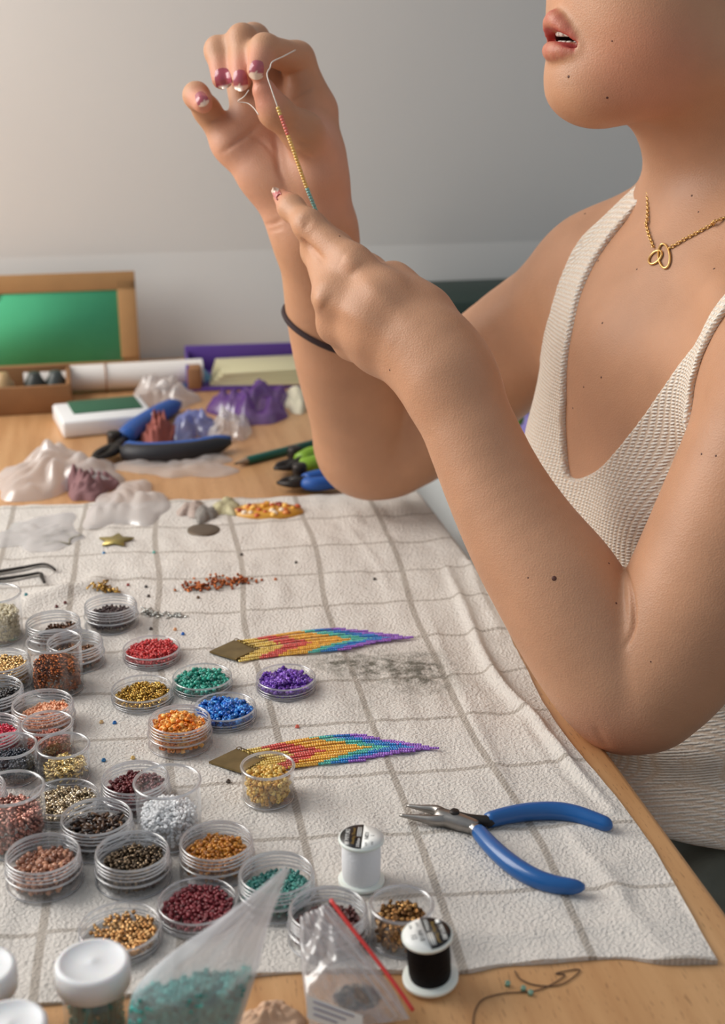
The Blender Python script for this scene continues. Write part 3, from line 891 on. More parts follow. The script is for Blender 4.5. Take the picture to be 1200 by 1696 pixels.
for u0 in (UN + .06, UF - .085): board('rail', u0, u0 + .025, .085, VW_ - .085, TT - .10, TT - .027, .001, m_wood, table)
for u0 in (UN + .06, UF - .12):
    for v0 in (.06, VW_ - .12): board('leg', u0, u0 + .06, v0, v0 + .06, 0, TT - .027, .003, m_wood, table)
tag(table, 'light beech wooden table with clutter at its far end', 'table')

# cloth: a Coons patch between its four edges, with folds
def gp(px, py): p = ground(px, py); return np.array([p.x, p.y])
right_e = spline([gp(*q) for q in ((692, 815), (712, 832), (742, 872), (784, 926), (804, 966), (819, 996), (841, 1050), (868, 1108), (908, 1183), (965, 1262), (1040, 1351), (1089, 1422), (1142, 1519), (1187, 1598))], 12)
far_e = spline([gp(*q) for q in ((-330, 850), (0, 841), (250, 833), (480, 825), (600, 818), (692, 815))], 12)
near_e = spline([gp(*q) for q in ((-280, 1690), (100, 1664), (300, 1640), (430, 1618), (560, 1612), (750, 1615), (830, 1602), (900, 1598), (1020, 1589), (1100, 1599), (1187, 1598))], 12)
left_e = np.array([far_e[0], near_e[0]])
def rs(P, n):
    s_ = np.r_[0, np.cumsum(np.linalg.norm(np.diff(P, axis=0), axis=1))]; t = np.linspace(0, s_[-1], n)
    return np.stack([np.interp(t, s_, P[:, i]) for i in range(2)], 1)
NA, NB = 330, 300
A0, A1, B0, B1 = rs(far_e, NB), rs(near_e, NB), rs(left_e, NA), rs(right_e, NA)
S_ = np.linspace(0, 1, NB)[None, :, None]; T_ = np.linspace(0, 1, NA)[:, None, None]
G2 = (1 - T_) * A0[None] + T_ * A1[None] + (1 - S_) * B0[:, None] + S_ * B1[:, None] - ((1 - S_) * (1 - T_) * A0[0] + S_ * (1 - T_) * A0[-1] + (1 - S_) * T_ * A1[0] + S_ * T_ * A1[-1])
XY = G2.reshape(-1, 2)
CL = .0016
def seg_d(XY, P):
    d = np.full(len(XY), 9.0); s_ = np.zeros(len(XY)); n = len(P) - 1
    for k in range(n):
        e = P[k + 1] - P[k]; t = np.clip(((XY - P[k]) @ e) / (e @ e), 0, 1)
        q = np.linalg.norm(XY - P[k] - t[:, None] * e, axis=1); m = q < d
        d = np.where(m, q, d); s_ = np.where(m, (k + t) / n, s_)
    return d, s_
# coordinates along the woven checks, from where its lines cross
X_ = [(1, 1, 507, 862), (2, 1, 632, 856), (1, 2, 520, 907), (2, 2, 647, 900), (0, 2, 392, 915), (1, 3, 532, 952), (2, 3, 662, 948), (0, 3, 399, 959), (-1, 3, 262, 962),
      (1, 4, 545, 1005), (2, 4, 680, 997), (0, 4, 405, 1015), (-1, 4, 260, 1020), (2, 5, 702, 1057), (0, 5, 414, 1075), (1, 6, 585, 1130), (2, 6, 735, 1125), (0, 6, 427, 1140),
      (1, 7, 617, 1202), (2, 7, 772, 1192), (0, 7, 447, 1210), (1, 8, 657, 1282), (2, 8, 817, 1275), (0, 8, 480, 1297), (1, 9, 690, 1380), (2, 9, 886, 1375), (0, 9, 502, 1390), (1, 10, 732, 1481), (2, 10, 923, 1479)]
KP = np.array([gp(x, y) for _, _, x, y in X_]); KU = np.array([(s_, h_) for s_, h_, _, _ in X_], float)
Af = np.linalg.lstsq(np.c_[KP, np.ones(len(KP))], KU, rcond=None)[0]
res = KU - np.c_[KP, np.ones(len(KP))] @ Af
ker = lambda A, B: np.exp(-((A[:, None] - B[None]) ** 2).sum(-1) / (2 * .06 ** 2))
Wk = np.linalg.solve(ker(KP, KP) + .15 * np.eye(len(KP)), res)
UVc = np.c_[XY, np.ones(len(XY))] @ Af + ker(XY, KP) @ Wk
UVc[:, 0] += .03 * noise2(XY[:, 0], XY[:, 1], 3, 12, 2, 7); UVc[:, 1] += .03 * noise2(XY[:, 0], XY[:, 1], 4, 12, 2, 7)
wx, wy = UVc[:, 0] * .06, UVc[:, 1] * .06
H = .00055 * noise2(wx * 1.0, wy * .25, 7, 30, 10, 50) + .0003 * noise2(wx, wy, 9, 30, 20, 60)
edge_w = np.clip((XY[:, 0] - .06 + .2 * (XY[:, 1] - .6)) / .08, 0, 1)
H += edge_w * .0013 * np.abs(noise2(wx, wy * .35, 17, 20, 12, 34))
for P, h_, w_ in (([(738, 944), (775, 1030), (810, 1112), (850, 1165), (886, 1200), (948, 1280), (1012, 1348)], .0058, .0036),
                  ([(700, 1000), (748, 1120), (810, 1250), (846, 1320)], .0014, .004), ([(900, 1150), (950, 1215), (990, 1270), (1040, 1330)], .0018, .004),
                  ([(772, 905), (792, 980), (830, 1060)], .0022, .004), ([(850, 1180), (905, 1270), (960, 1330)], .0012, .004),
                  ([(30, 1012), (80, 990), (130, 980), (175, 960)], .0055, .011), ([(190, 958), (300, 948), (440, 940)], .0020, .010),
                  ([(980, 1420), (1040, 1510), (1090, 1590)], .0018, .005), ([(760, 1560), (900, 1550), (1040, 1530)], .0012, .005),
                  ([(600, 1150), (650, 1215), (700, 1240)], .0010, .005), ([(930, 1370), (1000, 1460)], .0014, .004), ([(560, 860), (620, 930), (650, 1010)], .0010, .004)):
    d, s_ = seg_d(XY, spline([gp(*q) for q in P], 6))
    H += h_ * np.exp(-(d / w_) ** 2) * np.sin(math.pi * np.clip(s_, .03, .97)) ** .5
# the near hem ripples up from the wood
de = np.repeat(np.linspace(0, 1, NA), NB); hem_d = (1 - de)
H += .0007 * np.exp(-(hem_d / .012) ** 2) * (1 + .8 * np.sin(XY[:, 0] * 95))
H = np.maximum(H, -.0006)
Zt = TT + CL + H
FRM = .004                                                        # the far right corner droops over the table edge
over = (E0[0] + (XY[:, 1] - E0[1]) * EU[0] / EU[1]) - XY[:, 0]      # > 0 : still on the table
Zt = np.where(over < .0, TT - np.minimum(.05, -over * 1.2) + CL, Zt)
V1 = np.c_[XY, Zt].reshape(NA, NB, 3)
mb = MB(); mb.grid(V1[:, ::-1])
bot = V1.copy(); bot[..., 2] = np.minimum(bot[..., 2] - .0012, np.where(over.reshape(NA, NB) < 0, 9, TT + .0002))
ring = [(0, j) for j in range(NB)] + [(i, NB - 1) for i in range(1, NA)] + [(NA - 1, j) for j in range(NB - 2, -1, -1)] + [(i, 0) for i in range(NA - 2, 0, -1)]
ra_, rb_ = np.array([V1[i, j] for i, j in ring]), np.array([bot[i, j] for i, j in ring]); n_ = len(ring); ii = np.arange(n_); jj = (ii + 1) % n_
mb.add(np.vstack([ra_, rb_]), np.stack([ii, n_ + ii, n_ + jj, jj], 1))
me = mb.mesh('cloth')
uvv = np.vstack([UVc.reshape(NA, NB, 2)[:, ::-1].reshape(-1, 2), np.array([UVc.reshape(NA, NB, 2)[i, j] for i, j in ring]), np.array([UVc.reshape(NA, NB, 2)[i, j] for i, j in ring])])
vi = np.zeros(len(me.loops), dtype=np.int32); me.loops.foreach_get('vertex_index', vi)
uvl = me.uv_layers.new(name='weave'); uvl.data.foreach_set('uv', uvv[vi].astype(np.float32).ravel())
# dark smudge rubbed into the cloth
sm = np.zeros(len(XY))
for px, py, rx, ry, w_ in ((590, 1105, .032, .012, .7), (650, 1112, .03, .014, .8), (700, 1105, .016, .012, .7), (690, 1140, .022, .012, .45), (560, 1098, .02, .008, .5), (735, 1130, .018, .012, .3), (600, 1175, .012, .012, .35)):
    c_ = gp(px, py); sm += 1.1 * w_ * np.exp(-((XY[:, 0] - c_[0]) / rx) ** 2 - ((XY[:, 1] - c_[1]) / (ry * 1.7)) ** 2)
sm2 = sm.reshape(NA, NB)[:, ::-1].ravel(); sr = np.array([sm.reshape(NA, NB)[i, j] for i, j in ring]); smv = np.r_[sm2, sr, sr]
vcol(me, np.stack([smv, smv, smv], 1), 'smudge')
m_cloth, nt, b = new_mat('checked_cotton')
uv = N(nt, 'ShaderNodeUVMap', uv_map='weave')
tc = N(nt, 'ShaderNodeTexCoord')
sp = N(nt, 'ShaderNodeSeparateXYZ'); L(nt, uv.outputs[0], sp.inputs[0])
def stripe(sock, w, strength):
    a = N(nt, 'ShaderNodeMath', operation='ADD', i_1=.5); L(nt, sock, a.inputs[0])
    f = N(nt, 'ShaderNodeMath', operation='FRACT'); L(nt, a.outputs[0], f.inputs[0])
    s_ = N(nt, 'ShaderNodeMath', operation='SUBTRACT', i_1=.5); L(nt, f.outputs[0], s_.inputs[0])
    ab = N(nt, 'ShaderNodeMath', operation='ABSOLUTE'); L(nt, s_.outputs[0], ab.inputs[0])
    r = N(nt, 'ShaderNodeMapRange', interpolation_type='SMOOTHSTEP', i_1=w * .75, i_2=w * 1.15, i_3=strength, i_4=0.0); L(nt, ab.outputs[0], r.inputs[0])
    return r.outputs[0]
s1 = stripe(sp.outputs[0], .036, .78); s2 = stripe(sp.outputs[1], .030, .66)
mxs = N(nt, 'ShaderNodeMath', operation='MAXIMUM'); L(nt, s1, mxs.inputs[0]); L(nt, s2, mxs.inputs[1])
tw = N(nt, 'ShaderNodeTexWave', wave_type='BANDS', bands_direction='DIAGONAL', i_Scale=15.0, i_Distortion=1.5); L(nt, uv.outputs[0], tw.inputs['Vector'])
twr = N(nt, 'ShaderNodeMapRange', i_1=0.0, i_2=1.0, i_3=.55, i_4=1.0); L(nt, tw.outputs['Fac'], twr.inputs[0])
ms = N(nt, 'ShaderNodeMath', operation='MULTIPLY'); L(nt, mxs.outputs[0], ms.inputs[0]); L(nt, twr.outputs[0], ms.inputs[1])
mixc = N(nt, 'ShaderNodeMix', data_type='RGBA'); L(nt, ms.outputs[0], mixc.inputs[0])
mixc.inputs[6].default_value = (*lin((226, 219, 211)), 1); mixc.inputs[7].default_value = (*lin((146, 132, 117)), 1)
sv = N(nt, 'ShaderNodeVertexColor', layer_name='smudge')
sn = N(nt, 'ShaderNodeTexNoise', i_Scale=150.0, i_Detail=6.0, i_Roughness=.7); L(nt, tc.outputs['Object'], sn.inputs['Vector'])
sr_ = N(nt, 'ShaderNodeMapRange', i_1=.34, i_2=.70, i_3=0.0, i_4=1.0); L(nt, sn.outputs['Fac'], sr_.inputs[0])
sm_ = N(nt, 'ShaderNodeMath', operation='MULTIPLY', use_clamp=True); L(nt, sv.outputs['Color'], sm_.inputs[0]); L(nt, sr_.outputs[0], sm_.inputs[1])
mix2 = N(nt, 'ShaderNodeMix', data_type='RGBA'); L(nt, sm_.outputs[0], mix2.inputs[0]); L(nt, mixc.outputs[2], mix2.inputs[6]); mix2.inputs[7].default_value = (*lin((108, 104, 92)), 1)
L(nt, mix2.outputs[2], b.inputs['Base Color'])
b.inputs['Roughness'].default_value = .95; b.inputs['Specular IOR Level'].default_value = .1; b.inputs['Sheen Weight'].default_value = .15
c1 = N(nt, 'ShaderNodeTexNoise', i_Scale=620.0, i_Detail=4.0, i_Roughness=.6); L(nt, tc.outputs['Object'], c1.inputs['Vector'])
c2 = N(nt, 'ShaderNodeTexVoronoi', i_Scale=480.0); L(nt, tc.outputs['Object'], c2.inputs['Vector'])
c3 = N(nt, 'ShaderNodeMath', operation='MULTIPLY_ADD', i_1=.45); L(nt, c2.outputs['Distance'], c3.inputs[0]); L(nt, c1.outputs['Fac'], c3.inputs[2])
bp = N(nt, 'ShaderNodeBump', i_Strength=.95, i_Distance=.0019); L(nt, c3.outputs[0], bp.inputs['Height']); L(nt, bp.outputs[0], b.inputs['Normal'])
cloth = link('cloth', me, m_cloth)
tag(cloth, 'crinkled white cotton cloth with woven grey checks spread on the table', 'tablecloth')
def cloth_z(x, y):
    i = np.argmin((XY[:, 0] - x) ** 2 + (XY[:, 1] - y) ** 2); return float(Zt[i])
ZC = TT + CL + .0004                                              # where light things rest on the cloth

# ------------------------------------------------------------------ beads
RNG = np.random.RandomState(5)
def ring_template(n=6, hole=.42, zo=.62, zi=.5, bulge=1.0):
    prof = [(hole, -zi), (bulge * .92, -zo * .72), (bulge, 0.0), (bulge * .92, zo * .72), (hole, zi)]
    a = np.linspace(0, 2 * np.pi, n, endpoint=False)
    V = np.array([[r * math.cos(t), r * math.sin(t), z] for r, z in prof for t in a]); m = len(prof)
    F = [[i * n + j, i * n + (j + 1) % n, ((i + 1) % m) * n + (j + 1) % n, ((i + 1) % m) * n + j] for i in range(m) for j in range(n)]
    return V, np.array(F)
def tube_template(n=6, half=1.0, hole=.55):
    prof = [(hole, -half), (1.0, -half), (1.0, half), (hole, half)]
    a = np.linspace(0, 2 * np.pi, n, endpoint=False)
    V = np.array([[r * math.cos(t), r * math.sin(t), z] for r, z in prof for t in a]); m = 4
    F = [[i * n + j, i * n + (j + 1) % n, ((i + 1) % m) * n + (j + 1) % n, ((i + 1) % m) * n + j] for i in range(m) for j in range(n)]
    return V, np.array(F)
TPL = {'round': ring_template(7, .30, .85, .62), 'cut': tube_template(6, .9, .4), 'bugle': tube_template(6, 3.2, .5)}
def bead_arrays(kind, P, size, tilt=None, axis=None):
    """n beads at P (n,3), radius size, random turn"""
    V, F = TPL[kind]; n = len(P)
    if axis is None:
        q = RNG.randn(n, 4); q /= np.linalg.norm(q, axis=1)[:, None]
        if kind == 'bugle':           # lie rather flat
            az = RNG.rand(n) * 6.283; el = RNG.randn(n) * .35
            d = np.stack([np.cos(az) * np.cos(el), np.sin(az) * np.cos(el), np.sin(el)], 1)
            return bead_arrays(kind, P, size, axis=d)
        w, x, y, z = q.T
        R = np.stack([np.stack([1 - 2 * (y * y + z * z), 2 * (x * y - z * w), 2 * (x * z + y * w)], -1),
                      np.stack([2 * (x * y + z * w), 1 - 2 * (x * x + z * z), 2 * (y * z - x * w)], -1),
                      np.stack([2 * (x * z - y * w), 2 * (y * z + x * w), 1 - 2 * (x * x + y * y)], -1)], 1)
    else:
        d = np.asarray(axis, float); d = d / np.linalg.norm(d, axis=1)[:, None]
        ref = np.where(np.abs(d[:, 2:3]) > .9, np.array([[1., 0, 0]]), np.array([[0, 0, 1.]]))
        u = np.cross(ref, d); u /= np.linalg.norm(u, axis=1)[:, None]; v = np.cross(d, u)
        R = np.stack([u, v, d], -1)
    sz = np.broadcast_to(np.asarray(size, float), (n,))
    W = np.einsum('nij,mj->nmi', R, V) * sz[:, None, None] + P[:, None]
    Fa = (F[None] + (np.arange(n) * len(V))[:, None, None]).reshape(-1, 4)
    return W.reshape(-1, 3), Fa, len(V)
def bead_mat(name, metal=0.0, rough=.2, trans=0.0):
    m, nt, b = new_mat(name)
    va = N(nt, 'ShaderNodeVertexColor', layer_name='col'); L(nt, va.outputs['Color'], b.inputs['Base Color'])
    b.inputs['Roughness'].default_value = rough; b.inputs['Metallic'].default_value = metal
    b.inputs['Coat Weight'].default_value = .3; b.inputs['Coat Roughness'].default_value = .08
    if trans:
        b.inputs['Subsurface Weight'].default_value = trans; b.inputs['Subsurface Radius'].default_value = (1, 1, 1); b.inputs['Subsurface Scale'].default_value = .002
    return m
BM = {'glass': bead_mat('glass_bead', 0, .16, .5), 'metal': bead_mat('metal_bead', .85, .24), 'matte': bead_mat('matte_bead', 0, .35, .2)}
def bead_object(name, kind, P, size, col, matk='glass', var=.18, axis=None, cols=None, parent=None, origin=None, flat=False):
    P = np.asarray(P, float); n = len(P)
    if origin is not None: P = P - np.asarray(origin)
    W, F, m = bead_arrays(kind, P, size, axis=axis)
    me = mesh_np(name, W, F)
    if cols is None:
        base = np.array(lin(col)) if not isinstance(col, list) else np.array([lin(c) for c in col])[RNG.randint(len(col), size=n)]
        cols = base * np.clip(1 + var * RNG.randn(n, 1), .45, 1.7)
    vcol(me, np.repeat(np.broadcast_to(cols, (n, 3)), m, 0))
    o = link(name, me, BM[matk], parent, smooth=not flat)
    if origin is not None: o.location = origin
    return o
def heap_points(R, z0, ztop, s, slope=(0, 0), dome=.0, seed=0, shell=2.3):
    """bead centres of a heap in a round tray: only the layers one can see"""
    r = np.random.RandomState(seed)
    zs = np.arange(z0 + s * .5, ztop + dome + abs(slope[0]) * R + abs(slope[1]) * R + s, s * .82)
    out = []
    for k, z in enumerate(zs):
        g = np.arange(-R, R + s, s)
        gx, gy = np.meshgrid(g, g * .87)
        gx = gx + (np.arange(gx.shape[0])[:, None] % 2) * s * .5 + (k % 2) * s * .3
        p = np.stack([gx.ravel(), gy.ravel(), np.full(gx.size, z)], 1) + r.randn(gx.size, 3) * s * .16
        out.append(p)
    p = np.vstack(out); rr = np.hypot(p[:, 0], p[:, 1])
    th = ztop + dome * (1 - (rr / R) ** 2) + slope[0] * p[:, 0] + slope[1] * p[:, 1] + .35 * s * np.sin(p[:, 0] / s * .9) * np.sin(p[:, 1] / s * .8)
    keep = (rr < R - s * .45) & (p[:, 2] < th) & (p[:, 2] > z0 + .35 * s) & ((p[:, 2] > th - shell * s) | (rr > R - 1.6 * s))
    return p[keep]

# ------------------------------------------------------------------ clear plastic pots
m_clear, nt, b = new_mat('clear_plastic')
for n_ in list(nt.nodes):
    if n_.type != 'OUTPUT_MATERIAL': nt.nodes.remove(n_)
out_n = [n_ for n_ in nt.nodes if n_.type == 'OUTPUT_MATERIAL'][0]
tr = N(nt, 'ShaderNodeBsdfTransparent')
gl = N(nt, 'ShaderNodeBsdfGlossy', i_Roughness=.06); gl.inputs[0].default_value = (1, 1, 1, 1)
df = N(nt, 'ShaderNodeBsdfTranslucent'); df.inputs[0].default_value = (.85, .86, .88, 1)
lw = N(nt, 'ShaderNodeLayerWeight', i_Blend=.35)
f4 = N(nt, 'ShaderNodeMath', operation='POWER', i_1=4.0); L(nt, lw.outputs['Facing'], f4.inputs[0])
fr = N(nt, 'ShaderNodeMath', operation='MULTIPLY_ADD', i_1=.60, i_2=.05); L(nt, f4.outputs[0], fr.inputs[0])
f3 = N(nt, 'ShaderNodeMath', operation='POWER', i_1=4.0); L(nt, lw.outputs['Facing'], f3.inputs[0])
tm = N(nt, 'ShaderNodeMix', data_type='RGBA'); L(nt, f3.outputs[0], tm.inputs[0]); tm.inputs[6].default_value = (.98, .982, .985, 1); tm.inputs[7].default_value = (.58, .59, .61, 1)
L(nt, tm.outputs[2], tr.inputs[0])
m1 = N(nt, 'ShaderNodeMixShader'); L(nt, fr.outputs[0], m1.inputs[0]); L(nt, tr.outputs[0], m1.inputs[1]); L(nt, gl.outputs[0], m1.inputs[2])
pw = N(nt, 'ShaderNodeMath', operation='POWER', i_1=3.5); L(nt, lw.outputs['Facing'], pw.inputs[0])
pm = N(nt, 'ShaderNodeMath', operation='MULTIPLY', i_1=.36); L(nt, pw.outputs[0], pm.inputs[0])
m2 = N(nt, 'ShaderNodeMixShader'); L(nt, pm.outputs[0], m2.inputs[0]); L(nt, m1.outputs[0], m2.inputs[1]); L(nt, df.outputs[0], m2.inputs[2])
L(nt, m2.outputs[0], out_n.inputs['Surface'])
m_frost = mat('frosted_lid', (226, 226, 228), .35, spec=.4, sss=.4)

def ridges(r, z0, z1, n, amp):
    """screw thread as rounded rings on the wall"""
    out = []
    for k in range(n):
        a = z0 + (z1 - z0) * k / n; b_ = z0 + (z1 - z0) * (k + 1) / n; q = b_ - a
        out += [(r, a), (r, a + q * .35), (r + amp, a + q * .55), (r + amp, a + q * .8)]
    return out + [(r, z1)]
_pot = {}
def pot_mesh(kind, R, h):
    key = (kind, round(R, 4), round(h, 4))
    if key in _pot: return _pot[key]
    t = .0011; mb = MB()
    if kind == 'A':       # screw lid turned over: shallow tray
        prof = [(0, 0), (R * .96, 0), (R, .0006)] + ridges(R - .0003, .0016, h * .62, 2, .0004) + [(R, h * .7), (R, h - .0004), (R - .0005, h), (R - t, h - .0004), (R - t, .0016), (R - t - .0006, .0011), (0, .0011)]
    elif kind == 'B':     # low pot with a screw neck
        Rb = R * 1.05
        prof = [(0, .0008), (Rb * .9, .0008), (Rb * .93, 0), (Rb * .97, 0), (Rb, .0008), (Rb, h * .46), (Rb - .0006, h * .50), (R, h * .52)] + ridges(R - .0003, h * .56, h * .92, 3, .0006) + [(R, h - .0004), (R - .0005, h), (R - t, h - .0005), (R - t, .0026), (R - t - .0008, .0018), (0, .0018)]
    else:                 # smooth tumbler vial with a lip
        prof = [(0, .0010), (R * .88, .0010), (R * .92, 0), (R * .95, 0), (R * .97, .0008), (R * .985, h * .5), (R * .99, h - .0030), (R + .0004, h - .0022), (R + .0006, h - .0010), (R, h), (R - t * .8, h - .0002), (R - t, h - .003), (R * .955, h * .5), (R * .93, .0026), (R * .90, .0018), (0, .0018)]
    mb.lathe(prof, 40)
    _pot[key] = mb.mesh('pot_%s' % kind); return _pot[key]
# rims, screw threads and foot rings catch the light
m_edge, nt, b = new_mat('plastic_edge')
for n_ in list(nt.nodes):
    if n_.type != 'OUTPUT_MATERIAL': nt.nodes.remove(n_)
out_n = [n_ for n_ in nt.nodes if n_.type == 'OUTPUT_MATERIAL'][0]
tr = N(nt, 'ShaderNodeBsdfTransparent'); tr.inputs[0].default_value = (.88, .89, .91, 1)
tl = N(nt, 'ShaderNodeBsdfTranslucent'); tl.inputs[0].default_value = (.86, .87, .90, 1)
gl = N(nt, 'ShaderNodeBsdfGlossy', i_Roughness=.10); gl.inputs[0].default_value = (1, 1, 1, 1)
ma_ = N(nt, 'ShaderNodeMixShader', i_0=.34); L(nt, tr.outputs[0], ma_.inputs[1]); L(nt, tl.outputs[0], ma_.inputs[2])
mb_ = N(nt, 'ShaderNodeMixShader', i_0=.20); L(nt, ma_.outputs[0], mb_.inputs[1]); L(nt, gl.outputs[0], mb_.inputs[2])
L(nt, mb_.outputs[0], out_n.inputs['Surface'])
_edge = {}
def torus(mb, R, z, r, n=40):
    a = np.linspace(0, 2 * np.pi, n, endpoint=False); mb.tube(np.stack([R * np.cos(a), R * np.sin(a), np.full(n, z)], 1), r, 6, closed=True)
def edge_parts(kind, R, h):
    key = (kind, round(R, 4), round(h, 4))
    if key not in _edge:
        spec = {'A': (('rim', ((R - .0004, h, .00055),)), ('screw_thread', ((R + .0001, h * .30, .00035), (R + .0001, h * .52, .00035))), ('foot_ring', ((R - .0006, .0006, .0005),))),
                'B': (('rim', ((R - .0004, h, .0006),)), ('screw_thread', ((R + .0002, h * .66, .0004), (R + .0002, h * .78, .0004), (R + .0002, h * .90, .0004))), ('shoulder_ring', ((R * 1.045, h * .48, .0006),)), ('foot_ring', ((R * 1.03, .0006, .0005),))),
                'C': (('rim', ((R, h - .0006, .0008),)), ('foot_ring', ((R * .96, .0010, .0006),)))}[kind]
        out = []
        for nm, rings in spec:
            mb = MB()
            for q in rings: torus(mb, *q)
            me = mb.mesh(nm); me.materials.append(m_edge); out.append((nm, me))
        _edge[key] = out
    return _edge[key]
